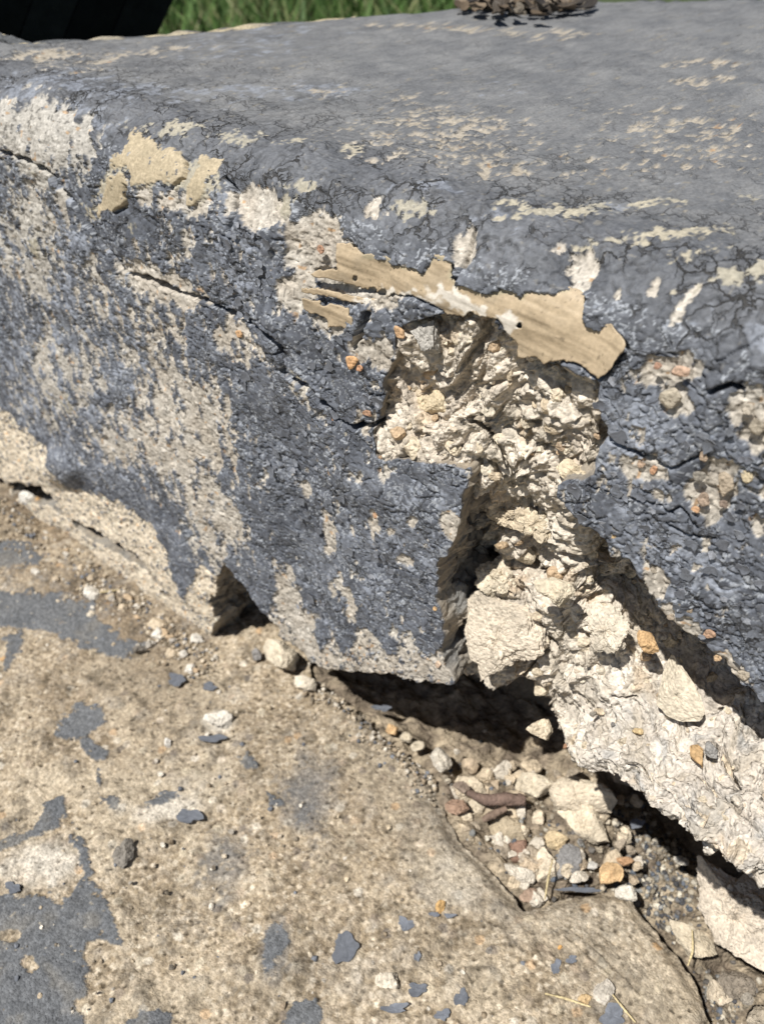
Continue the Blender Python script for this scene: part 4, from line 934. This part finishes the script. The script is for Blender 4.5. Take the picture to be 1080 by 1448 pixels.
def build_soil():
    X = np.arange(-.12, .2, .0012); Y = np.arange(-.06, .08, .0012)
    y2, x2 = np.meshgrid(Y, X, indexing='ij')
    z = -.0105 - .020 * sstep(.055, .085, x2) * sstep(-.015, .01, y2) + .004 * fbm2(x2 * 70, y2 * 70, 4, 301) + .0016 * fbm2(x2 * 400, y2 * 400, 3, 302)
    P = np.stack([x2, y2, z], -1)
    z = z + .010 * blobs(*proj(P), [(930, 1260, 70, 50, 40, 1.), (980, 1330, 50, 40, 30, .8), (760, 1180, 120, 60, 20, .6), (1050, 1420, 60, 40, 0, .9)]); P[..., 2] = z
    z = z + .006 * (1 - sstep(4, 34, dline(*proj(P), PIT[:22]))); P[..., 2] = z
    N = np.zeros_like(P); N[..., 2] = 1
    v = np.clip(.5 + .7 * fbm2(x2 * 300, y2 * 300, 3, 305), 0, 1)
    c = mix([.13, .105, .08], [.33, .275, .20], v); c = np.where((vn2(x2 * 700, y2 * 700, 6) > .8)[..., None], c * 1.6, c)
    col = np.concatenate([c, np.full(c.shape[:2] + (1,), .95)], -1)
    o = plate('soil', P, N, np.ones((len(Y) - 1, len(X) - 1), bool), col, .01, 1, lambda q: concrete_col(q), 0, 10, M_CORE, None, False, np.zeros((len(Y) - 1, len(X) - 1), bool), 0)
    o['kind'] = 'structure'
    # fine dark gravel lying in the gap
    r = np.random.default_rng(9)
    base = []
    for k in range(10):
        me = rock_mesh('x', [(cos(a) * r.uniform(.7, 1.2), sin(a) * r.uniform(.7, 1.2)) for a in np.linspace(0, 2 * pi, 7, endpoint=False)], np.array([1., 0, 0]), np.array([0, 1., 0]), np.array([0, 0, 1.]), .8, .7, (.5, .5, .5), 900 + k, .1, 6, 7, 5)
        v = np.zeros(len(me.vertices) * 3, np.float32); me.vertices.foreach_get('co', v)
        f = [tuple(p.vertices) for p in me.polygons]; base.append((v.reshape(-1, 3), np.array([q for q in f if len(q) == 4]))); bpy.data.meshes.remove(me)
    V = []; Q = []; C = []; off = 0
    pal = np.array([[.08, .08, .085], [.13, .12, .11], [.20, .17, .13], [.30, .26, .2], [.42, .37, .29], [.11, .125, .15], [.24, .24, .23], [.5, .46, .38]])
    for _ in range(1900):
        q = r.random()
        if q < .62: cx, cy = r.normal([925, 1235], [42, 48])
        elif q < .8: cx, cy = r.normal([770, 1180], [90, 60])
        else: cx, cy = r.normal([1030, 1405], [45, 30])
        w = on_z(cx, cy, -.013); 
        if w[1] < -.05 or w[1] > .06 or not (-.1 < w[0] < .19): continue
        v, f = base[r.integers(10)]
        s = .00045 * (1 + 2.2 * r.random() ** 3)
        a = r.uniform(0, 6.28); Rm = np.array([[cos(a), -sin(a), 0], [sin(a), cos(a), 0], [0, 0, 1]])
        iz = int(np.clip((w[1] + .06) / .0012, 0, len(Y) - 1)), int(np.clip((w[0] + .12) / .0012, 0, len(X) - 1))
        V.append(v @ Rm.T * s + np.array([w[0], w[1], z[iz] + s * .3])); Q.append(f + off); off += len(v)
        C.append(np.tile(pal[r.integers(len(pal))] * r.uniform(.7, 1.2), (len(v), 1)))
    obj('gravel', raw_mesh('gravel', np.concatenate(V), np.concatenate(Q), None, np.concatenate(C), False), M_ROCK, None, kind='stuff', label='fine dark gravel and soil lying in the gap under the broken step', category='gravel')
build_soil()
print('ground', time.time() - T0)

# ------------------------------------------------------------------ rubble in the gap
NU = (0.05, -.55, .83)
def rub(name, label, cat, cx, cy, rx, ry, rot, z, col, thick=.6, n=NU, poly=None, **k):
    p = poly or ell(cx, cy, rx, ry, rot, int(cx * 3 + cy * 5), 9)
    return stone(name, p, on_z(cx, cy, z), n, thick, col, label, cat, k.pop('group', None), **k)
rub('rock', 'large cream rock lying on top of the rubble in the gap', 'rock', 825, 1163, 0, 0, 0, -.002, CREAM, .45, poly=[(780, 1152), (786, 1136), (805, 1128), (840, 1138), (862, 1160), (877, 1185), (874, 1197), (840, 1195), (825, 1198), (808, 1187), (800, 1175)], nt=64, nphi=32)
rub('rock', 'broad beige slab of concrete wedged behind the large cream rock', 'rock', 815, 1125, 62, 26, 12, .0, PALE, .5, nt=56, nphi=28)
rub('rock', 'pale beige lump jammed under the shaded overhang behind the bark piece', 'rock', 752, 1112, 36, 18, 8, -.002, (.58, .51, .39), .6)
rub('rock', 'beige rock lying beneath the brown bark at the lip of the gap', 'rock', 662, 1116, 30, 22, 10, -.003, (.55, .47, .35), .7)
rub('rock', 'small round white rock perched on the lip of the paving', 'rock', 622, 1076, 19, 19, 0, .001, WHITE, .9)
rub('rock', 'olive brown rock in the middle of the rubble below the twigs', 'rock', 720, 1183, 0, 0, 0, -.006, OLIVE, .5, poly=[(662, 1180), (690, 1168), (712, 1152), (738, 1160), (766, 1178), (764, 1208), (752, 1222), (742, 1205), (728, 1192), (700, 1200), (676, 1196)], nt=56, nphi=28)
rub('rock', 'dark brown stone tucked beside the red brick fragment', 'rock', 692, 1200, 24, 19, 20, -.007, (.15, .125, .095), .7)
rub('brick_fragment', 'small dark red brick fragment in the rubble', 'brick', 730, 1202, 18, 16, 5, -.006, RED, .7, poly=[(712, 1190), (744, 1188), (748, 1216), (728, 1220), (714, 1212)], facets=3)
rub('rock', 'white stone beside the paving lip below the brick fragment', 'rock', 730, 1236, 27, 17, 5, -.004, WHITE, .7)
rub('rock', 'small reddish brown pebble at the tip of the rubble pocket', 'pebble', 748, 1265, 14, 11, 0, -.004, (.28, .18, .13), .8)
rub('rock', 'tiny white chip between the white stone and the reddish pebble', 'pebble', 738, 1252, 10, 9, 0, -.005, WHITE, .8)
rub('rock', 'small yellowish stone under the edge of the large cream rock', 'rock', 784, 1188, 19, 14, 0, -.004, (.60, .47, .28), .7)
rub('rock', 'tall pale beige stone standing beside the blue grey paint chunk', 'rock', 772, 1228, 18, 34, 5, -.005, PALE, .6)
rub('rock', 'blue grey painted concrete chunk in the rubble', 'rock', 803, 1216, 22, 27, 10, -.004, GREYB, .5, facets=4)
rub('rock', 'narrow upright white chip against the blue grey chunk', 'pebble', 821, 1212, 8, 13, 0, -.003, WHITE, .8)
rub('rock', 'flat white chip lying below the upright white chip', 'pebble', 817, 1240, 18, 9, -5, -.003, WHITE, .7)
rub('rock', 'grey white chip beside the orange stone', 'pebble', 836, 1222, 10, 8, 0, -.003, (.5, .5, .48), .8)
rub('rock', 'flat orange sandstone chip at the end of the rubble', 'rock', 866, 1236, 30, 15, 5, -.002, (.58, .37, .17), .45, poly=[(838, 1232), (848, 1218), (872, 1222), (893, 1236), (888, 1246), (868, 1247), (846, 1250)])
rub('rock', 'small rust brown stone behind the flat orange chip', 'pebble', 884, 1218, 13, 9, 0, -.003, (.36, .18, .07), .7)
rub('rock', 'white crumb of concrete on the paving corner by the dark gravel', 'pebble', 884, 1264, 17, 13, 0, .0015, (.6, .57, .5), .7)
rub('rock', 'large pale concrete block filling the gap beside the dark gravel', 'rock', 1032, 1295, 0, 0, 0, 0.004, (.58, .51, .42), .3, poly=[(986, 1212), (1000, 1220), (1012, 1228), (1030, 1240), (1050, 1236), (1067, 1237), (1130, 1270), (1140, 1400), (1090, 1400), (1053, 1374), (1034, 1347), (1005, 1331), (989, 1307), (984, 1275)], nt=150, nphi=80, n=(.1, -.75, .65), rough=.2, facets=4)
rub('rock', 'beige crumbling lump below the large pale block', 'rock', 982, 1330, 0, 0, 0, -.003, (.55, .48, .36), .5, poly=[(938, 1300), (962, 1300), (990, 1312), (1010, 1335), (1022, 1362), (1000, 1372), (975, 1356), (950, 1330)], nt=60, nphi=30, rough=.14)
rub('rock', 'dark brown clod of earth under the tip of the large pale block', 'clod', 1045, 1395, 30, 20, 20, .001, (.12, .10, .08), .7, rough=.18)
rub('rock', 'round grey pebble beside the dark brown clod', 'pebble', 1056, 1412, 12, 10, 0, .0035, (.24, .22, .19), .8)
rub('rock', 'beige lump at the foot of the beige crumbling one', 'rock', 1020, 1405, 26, 20, 30, -.002, (.48, .41, .31), .6, rough=.16)
rub('rock', 'grey brown lump in the corner past the round grey pebble', 'rock', 1072, 1440, 26, 18, 0, .0, (.30, .26, .20), .6, rough=.15)
rub('rock', 'white chip pressed into the dark gravel under the overhang', 'pebble', 965, 1218, 16, 6, 15, -.004, (.6, .57, .5), .6)
# small filler stones packed between the named ones
rf_ = np.random.default_rng(31)
for k in range(120):
    cx, cy = (rf_.uniform(625, 905), rf_.uniform(1085, 1285)) if k < 70 else (rf_.uniform(615, 770), rf_.uniform(1080, 1290))
    if not inpoly(np.array([cx - 8.]), np.array([cy + 8.]), PIT)[0]: continue
    s_ = rf_.uniform(5, 16)
    c = np.array([[.56, .48, .36], [.50, .41, .29], [.58, .53, .45], [.30, .25, .19], [.42, .33, .23]][rf_.integers(5)]) * rf_.uniform(.85, 1.1)
    rub('rubble_stone', 'small beige stone packed between the larger stones of the rubble pocket', 'stone', cx, cy, s_ * 1.25, s_, rf_.uniform(0, 180), -.0045, tuple(c), .8, group='small stones in the rubble pocket', nt=18, nphi=11, facets=10, rough=.2)
# along the lip and under the block
rub('rock', 'pale angular concrete chunk beside the dark hollow under the block', 'rock', 398, 930, 0, 0, 0, .006, (.60, .53, .41), .75, poly=[(368, 912), (386, 904), (402, 908), (420, 930), (432, 942), (418, 954), (396, 952), (380, 940), (368, 926)])
rub('rock', 'flat pale chip lying in front of the pale angular chunk', 'rock', 436, 966, 26, 10, 12, .002, (.60, .54, .44), .55)
rub('rock', 'small grey stone half hidden beside the pale angular chunk', 'pebble', 360, 925, 9, 10, 0, .003, (.16, .17, .19), .8)
rub('rock', 'orange pebble on the paving lip under the block', 'pebble', 554, 1031, 11, 9, 20, .001, (.58, .36, .16), .8)
rub('rock', 'beige crumb beside the orange pebble on the lip', 'pebble', 574, 1042, 10, 9, 0, .0005, (.55, .48, .36), .8)
rub('rock', 'pale crumb between the beige crumb and the round white rock', 'pebble', 589, 1056, 10, 9, 0, .0, (.58, .51, .39), .8)
rub('rock', 'tiny white crumb behind the round white rock', 'pebble', 645, 1063, 5, 5, 0, .0, WHITE, .8)
rub('rock', 'white angular stone with a shaded side on the gritty paving', 'rock', 546, 1384, 0, 0, 0, .002, (.62, .56, .46), .7, poly=[(514, 1386), (532, 1372), (556, 1368), (565, 1380), (562, 1398), (545, 1396), (528, 1394)])
rub('rock', 'whitish lump of old mortar stuck on the paving below the chunk', 'rock', 310, 1020, 20, 16, 10, .001, (.60, .57, .51), .45, rough=.2)
rub('rock', 'small smooth white pebble on the paving near the mortar lump', 'pebble', 238, 1050, 6, 7, 0, .001, (.68, .66, .62), .8)
rub('rock', 'pale stone lump at the straws near the scratched lip', 'rock', 853, 1402, 15, 22, 20, .002, (.45, .42, .37), .6)
rub('rock', 'orange crumb beside the pale stone lump', 'pebble', 829, 1415, 12, 9, 0, .001, (.55, .38, .18), .6)
rub('rock', 'orange brown chip with paint bits on the open paving', 'pebble', 622, 1283, 8, 11, 20, .001, (.52, .30, .08), .6)
rub('rock', 'bright orange grain beside small paint chips', 'pebble', 791, 1340, 4, 4, 0, .0008, (.60, .30, .05), .7)
rub('rock', 'bright white pebble in the dark slot under the step', 'pebble', 36, 703, 11, 8, -25, .003, (.74, .73, .69), .8)
rub('rock', 'dark rough stone standing proud of the paving', 'rock', 175, 1206, 22, 25, 20, .001, (.085, .085, .085), .35, rough=.2)
rub('rock', 'dark grey lump at the end of the long paint remnant', 'rock', 196, 918, 12, 6, 5, .002, (.07, .07, .07), .7)
rub('rock', 'tiny dark pebble on the paving beside the paint remnant', 'pebble', 243, 1367, 6, 5, 0, .0005, (.05, .045, .04), .7)
rub('rock', 'small grey brown pebble on open gritty paving', 'pebble', 692, 1344, 7, 5, 0, .0008, (.16, .15, .14), .7)
rub('leaf_bit', 'short orange brown dry stalk beside the white pebble in the slot', 'stalk', 60, 716, 4, 14, -25, .002, (.42, .22, .06), .6, facets=2)
rr_ = np.random.default_rng(77)
for k in range(46):                                                       # crumbs along the foot of the step
    t = rr_.random(); cx = 90 + 190 * t + rr_.normal() * 16; cy = 750 + 170 * t + rr_.uniform(-2, 70) * (1 - .45 * t)
    w = on_z(cx, cy, 0)
    if w[1] > -.003: continue
    s = rr_.uniform(2.2, 6.5) * (1 if k % 6 else 1.8)
    c = np.array([[.62, .55, .44], [.56, .46, .33], [.66, .63, .57], [.38, .36, .33], [.5, .36, .22]][rr_.integers(5)]) * rr_.uniform(.85, 1.1)
    rub('crumb', 'small pale crumb among the loose grit along the foot of the step', 'crumb', cx, cy, s * 1.2, s, rr_.uniform(0, 180), .0009, tuple(c), .8, group='crumbs along the foot of the step', nt=16, nphi=10, facets=9, rough=.2)
for k in range(46):                                                       # stray crumbs on the open paving
    cx, cy = rr_.uniform(120, 820), rr_.uniform(980, 1440)
    if inpoly(np.array([cx + 12.]), np.array([cy - 12.]), PIT)[0]: continue
    s = rr_.uniform(1.8, 4.2)
    c = np.array([[.60, .52, .40], [.55, .45, .31], [.62, .58, .5], [.25, .23, .2]][rr_.integers(4)]) * rr_.uniform(.85, 1.1)
    rub('crumb', 'tiny crumb of concrete scattered on the open gritty paving', 'crumb', cx, cy, s * 1.2, s, rr_.uniform(0, 180), .0007, tuple(c), .7, group='crumbs on the open paving', nt=14, nphi=9, facets=9, rough=.2)

# twigs and bark in the gap: bent tapering sticks
def tube(name, pts, rad, col, seed, mat=None, parent=None, k=10, rough=.18, **props):
    pts = np.asarray(pts, float); n = 22
    t = np.linspace(0, 1, n); ct = np.linspace(0, 1, len(pts))
    C = np.stack([np.interp(t, ct, pts[:, a]) for a in range(3)], 1)
    for _ in range(4): C[1:-1] = .25 * C[:-2] + .5 * C[1:-1] + .25 * C[2:]
    R = np.interp(t, np.linspace(0, 1, len(rad)), rad)
    tg = np.gradient(C, axis=0); tg /= np.linalg.norm(tg, axis=1, keepdims=True)
    e1 = np.cross(tg, [0.3, .2, 1.]); e1 /= np.linalg.norm(e1, axis=1, keepdims=True); e2 = np.cross(tg, e1)
    a = np.linspace(0, 2 * pi, k, endpoint=False)
    off = np.cos(a)[None, :, None] * e1[:, None] + np.sin(a)[None, :, None] * e2[:, None]
    rs = R[:, None] * (1 + rough * fbm3(np.stack([np.cos(a)[None] + 0 * t[:, None], np.sin(a)[None] + 0 * t[:, None], t[:, None] * 9 + 0 * a[None]], -1) * 1.4, 3, seed))
    V = (C[:, None] + off * rs[..., None]).reshape(-1, 3)
    idx = np.arange(n * k).reshape(n, k); A = idx[:-1]; B = idx[1:]
    q = np.stack([A, np.roll(A, -1, 1), np.roll(B, -1, 1), B], -1).reshape(-1, 4)
    V = np.concatenate([V, C[:1], C[-1:]])
    tr = [(idx[0, (i + 1) % k], idx[0, i], n * k) for i in range(k)] + [(idx[-1, i], idx[-1, (i + 1) % k], n * k + 1) for i in range(k)]
    nz = fbm3(V * np.array([500, 500, 900]), 3, seed)
    c = np.asarray(col)[None] * (1 + .25 * nz)[:, None]
    O = C.mean(0)
    o = obj(name, raw_mesh(name, V - O, q, tr, np.clip(c, .01, .7), True), mat or M_ROCK, parent, **props); o.location = O
    return o
def pz(x, y, z): return on_z(x, y, z)
tube('twig', [pz(660, 1120, .003), pz(685, 1132, .002), pz(712, 1130, .0025), pz(742, 1132, .002)], [.0008, .0015, .0019, .0015], (.15, .105, .085), 5, rough=.22, label='thick brown twig lying across the rubble in the gap', category='twig')
tube('twig', [pz(682, 1160, .001), pz(696, 1152, .002), pz(716, 1143, .003)], [.0008, .0013, .0007], (.18, .13, .10), 6, rough=.22, label='stubby brown twig resting under the thick twig', category='twig')
rub('bark_piece', 'reddish brown piece of bark beside the paving lip', 'bark', 650, 1142, 25, 15, 10, .0005, (.25, .135, .085), .5, rough=.16)
rub('bark_piece', 'small dark oval scrap of bark on the beige rock', 'bark', 653, 1113, 15, 8, 20, .004, (.14, .095, .075), .4)
for pts, lab in (([pz(770, 1272, .0), pz(774, 1245, .003), pz(781, 1215, .002)], 'pale straw standing against the tall beige stone'), ([pz(770, 1405, .0016), pz(800, 1412, .0012), pz(835, 1424, .0012)], 'dry straw lying on the paving by the orange crumb'),
                 ([pz(862, 1402, .0025), pz(880, 1425, .0012), pz(898, 1446, .001)], 'short dry straw running from the pale stone lump'), ([pz(978, 1315, .004), pz(979, 1345, .003), pz(972, 1365, .003)], 'thin grey straw in front of the beige crumbling lump'), ([pz(140, 838, .001), pz(168, 834, .001)], 'short pale straw on the dirt by the crumbs')):
    tube('straw', pts, [.00022, .0003, .0002], (.52, .43, .25), 8, label=lab, category='straw', k=6)

# loose paint flakes on the paving
FL = [(267, 1153, 19, 12, 0, 'pointed slate blue paint flake lying flat on the open paving'), (488, 1339, 22, 23, 0, 'large rounded slate blue paint flake on the gritty paving'), (590, 1398, 17, 9, 0, 'narrow bright blue grey paint flake beside the white angular stone'), (652, 1410, 10, 14, 0, 'notched blue grey paint flake past the narrow one'),
      (574, 1306, 14, 10, 1, 'pale blue grey curled paint flake near the orange brown chip'), (614, 1292, 8, 4, 1, 'small paint sliver under the left side of the orange brown chip'), (636, 1294, 8, 4, 1, 'small paint sliver at the tip of the orange brown chip'), (786, 1366, 7, 13, 1, 'dull grey paint flake standing below the bright orange grain'), (808, 1356, 9, 6, 1, 'bluish paint chip beside the bright orange grain'), (590, 1352, 5, 8, 1, 'small dark paint chip between the two larger flakes'),
      (558, 1425, 20, 8, 1, 'thin blue paint flake near the bottom of the gritty paving'), (626, 1434, 11, 10, 1, 'blotchy blue grey paint flake beside the notched one'), (866, 1436, 22, 16, 1, 'mottled blue and grey paint chip at the straw end'), (820, 1257, 30, 4, 0, 'long blue paint sliver along the edge of the rubble pocket'), (905, 1150, 10, 9, 1, 'pale blue paint chip in the dark slot under the overhang'), (18, 1254, 13, 9, 0, 'small dark paint flake lifted at the edge of the big remnant'), (300, 1043, 20, 7, 0, 'dark grey paint scrap on the paving under the mortar lump'), (250, 960, 16, 9, 0, 'dull grey paint scrap embedded in grit by the foot of the step'), (296, 970, 12, 6, 0, 'thin grey paint scrap beside the dull grey one'), (540, 1000, 14, 5, 0, 'grey paint scrap on the shaded lip under the block')]
for i, (cx, cy, rx, ry, cu, lab) in enumerate(FL):
    w = on_z(cx, cy, .0016); e1 = on_z(cx + 10, cy, .0016) - w; e2 = on_z(cx, cy - 10, .0016) - w
    o2 = rag(rx * .86, ry * .86, 24, 500 + i, .34)
    pts = np.array([(p[0] / 10 * e1 + p[1] / 10 * e2)[:2] for p in o2])
    c = np.array([.105, .114, .132]) * (1.0 if not cu else 1.3)
    me = flake_mesh('paint_flake', pts, .06 if not cu else .16, .00025, c, 700 + i)
    o = obj('paint_flake', me, M_FLAKE, None, label=lab, category='paint flake'); o.location = w + np.array([0, 0, -.0003])
    if lab.startswith('pale blue paint chip in the dark'): o.location.z = -.004
print('rubble', time.time() - T0)

# ------------------------------------------------------------------ a green sprout at the foot of the step
w = on_z(208, 803, .002)
sp = flake_mesh('sprout', rag(.0016, .001, 9, 3, .1), .3, .0002, (.16, .42, .06), 3, rim=(.12, .35, .05))
o = obj('sprout', sp, M_VEG, None, label='tiny bright green sprout at the end of the slot under the step', category='sprout'); o.location = w + np.array([0, -.003, .0015]); o.rotation_euler = (.6, .2, .4)

# ------------------------------------------------------------------ beyond the step: neighbouring slab, lawn, dark fence, debris
def build_beyond():
    # low slab behind the gap
    ex = np.array([-.7, -.1655, -.1457, -.11]); ey = np.array([.030, .030, .0626, .142])
    X = np.linspace(-.45, -.118, 260); Tt = np.linspace(0, .007, 12)
    t2, x2 = np.meshgrid(Tt, X, indexing='ij')
    y = np.interp(x2, ex, ey) + .006 + t2 * .7
    h = .1695 + .0008 * fbm2(x2 * 150, y * 150, 4, 401)
    P = np.stack([x2 - t2 * .55, y, h], -1); N = np.zeros_like(P); N[..., 2] = 1
    c = mix([.30, .27, .21], [.48, .41, .27], np.clip(.5 + .8 * fbm2(x2 * 190, y * 190, 3, 405), 0, 1))
    c = np.where((fbm2(x2 * 120, y * 120, 2, 409) > .45)[..., None], np.array([.10, .105, .11]), c)
    col = np.concatenate([c, np.full(c.shape[:2] + (1,), .93)], -1)
    cells = np.ones((11, 259), bool)
    pad = lambda a: np.pad(a, 1)
    o = plate('edging_slab', P, N, cells, col, .19, 6, lambda q: concrete_col(q, 2, np.array([.25, .22, .17])), .001, 200, M_CORE, None, False, None, 0)
    # close its sides
    bpy.data.objects.remove(o)
    n, mm = P.shape[:2]
    big = np.zeros((n + 1, mm + 1), bool); big[1:-1, 1:-1] = True
    Pp = np.pad(P, ((1, 1), (1, 1), (0, 0)), mode='edge'); Np = np.pad(N, ((1, 1), (1, 1), (0, 0)), mode='edge'); cp = np.pad(col, ((1, 1), (1, 1), (0, 0)), mode='edge')
    o = plate('edging_slab', Pp, Np, big, cp, .19, 6, lambda q: concrete_col(q, 2, np.array([.25, .22, .17])), .001, 200, M_CORE, None, False, None, 0)
    o['label'] = 'weathered beige edging slab behind the dark joint of the step'; o['category'] = 'edging slab'
    # lawn sheet
    g = 60.
    me = raw_mesh('ground', [(-g, -g, -.05), (g, -g, -.05), (g, g, -.05), (-g, g, -.05)], [(0, 1, 2, 3)], None, np.tile([.055, .075, .025], (4, 1)), False)
    obj('ground', me, M_VEG, None, kind='structure')
    r = np.random.default_rng(21)
    n = 36000
    # strip of lawn seen over the far edge of the tread
    px = r.uniform(190, 760, n); dist = .42 + 2.2 * r.random(n) ** 1.2
    d = FW[None] * FPX + R_[None] * (px - 540)[:, None] - UP[None] * (20. - 724)
    d = d[:, :2] / np.linalg.norm(d[:, :2], axis=1, keepdims=True)
    B = CAM[:2] + d * dist[:, None]
    keep = B[:, 1] > np.interp(B[:, 0], [-.7, -.1655, -.1003, -.0668, -.0237, .1], [.12, .12, .20, .25, .30, .40]) + .02
    B = B[keep]; n = len(B); dist = dist[keep]
    hgt = r.uniform(.07, .15, n) * (.8 + .3 * r.random(n)); wd = r.uniform(.0016, .0034, n) * (.6 + .5 * dist)
    a = r.uniform(0, 2 * pi, n); lean = r.normal(0, .35, (n, 2)) * hgt[:, None]
    base = np.column_stack([B, np.full(n, -.05)])
    sx = np.column_stack([np.cos(a), np.sin(a), np.zeros(n)]) * wd[:, None]
    midp = base + np.column_stack([lean * .35, hgt * .6]); tip = base + np.column_stack([lean, hgt])
    V = np.stack([base - sx, base + sx, midp + sx * .8, midp - sx * .8, tip], 1).reshape(-1, 3)
    i0 = np.arange(n) * 5
    q = np.stack([i0, i0 + 1, i0 + 2, i0 + 3], 1); t = np.stack([i0 + 3, i0 + 2, i0 + 4], 1)
    pal = np.array([[.07, .14, .03], [.10, .18, .045], [.05, .10, .025], [.19, .20, .09]])
    c = pal[r.integers(4, size=n)] * r.uniform(.7, 1.2, (n, 1))
    obj('grass', raw_mesh('grass', V, q, t, np.repeat(c, 5, 0), False), M_VEG, None, kind='stuff', label='sunlit green grass growing beyond the far edge of the step', category='grass')
    # nearly black boards
    fr = empty('board_fence', label='nearly black leaning boards standing beyond the edging slab', category='fence')
    def at(px_, dd, z):
        v = ray(px_, 30.); v = v[:2] / np.linalg.norm(v[:2]); q_ = CAM[:2] + v * dd; return np.array([q_[0], q_[1], z])
    edges = np.linspace(-810, -158, 9)
    for i in range(8):
        A = at(edges[i] + 3, .55, -.05); Bq = at(edges[i + 1] - 3, .55, -.05); up_ = np.array([0, 0, .55]) + (R_ * .385)
        nn = np.cross(Bq - A, up_); nn /= np.linalg.norm(nn); off = nn * .014
        Vb = np.array([A, Bq, Bq + up_, A + up_]); Vb = np.concatenate([Vb, Vb + off])
        fq = [(0, 1, 2, 3), (7, 6, 5, 4), (0, 4, 5, 1), (1, 5, 6, 2), (2, 6, 7, 3), (3, 7, 4, 0)]
        obj('board', raw_mesh('board', Vb, fq, None, np.tile(np.array([.020, .020, .018]) * (1 + .45 * (i % 3)), (8, 1)), False), M_WOOD, fr)
    # clump of dead leaves and earth on the far edge
    dm_ = [flake_mesh('dead_leaf', rag(.006, .0035, 14, 300 + i_, .4), .5, .0003, c_, 330 + i_, rim=c_) for i_, c_ in enumerate([(.05, .04, .03), (.10, .075, .05), (.03, .026, .022), (.15, .115, .08)])]
    cl = empty('debris_clump', label='dark brown clump of earth and dead leaves on the far edge of the step', category='debris')
    for k in range(60):
        cx = 650 + 190 * r.random(); cy = 0 + r.uniform(-10, 18) * (1 if 690 < cx < 800 else .5)
        s = r.uniform(3, 12)
        c = np.array([[.04, .033, .026], [.08, .062, .045], [.02, .019, .018], [.16, .13, .095]][r.integers(4)])
        stone('clod', ell(cx, cy, s * 1.3, s * .8, r.uniform(-20, 20), k + 5), on_z(cx, cy + 2, H + .001), (-.2, -.4, 1), .4, tuple(c), parent=cl, nt=16, nphi=9, facets=6, rough=.4)
        lf = obj('dead_leaf', dm_[k % 4], M_VEG, cl); lf.location = on_z(cx + r.normal() * 8, cy + 3, H + .002 + .002 * r.random()); lf.rotation_euler = tuple(r.normal(0, .3, 2)) + (r.uniform(0, 6),); lf.scale = (.6, .6, .35)
build_beyond()
print('all', time.time() - T0)
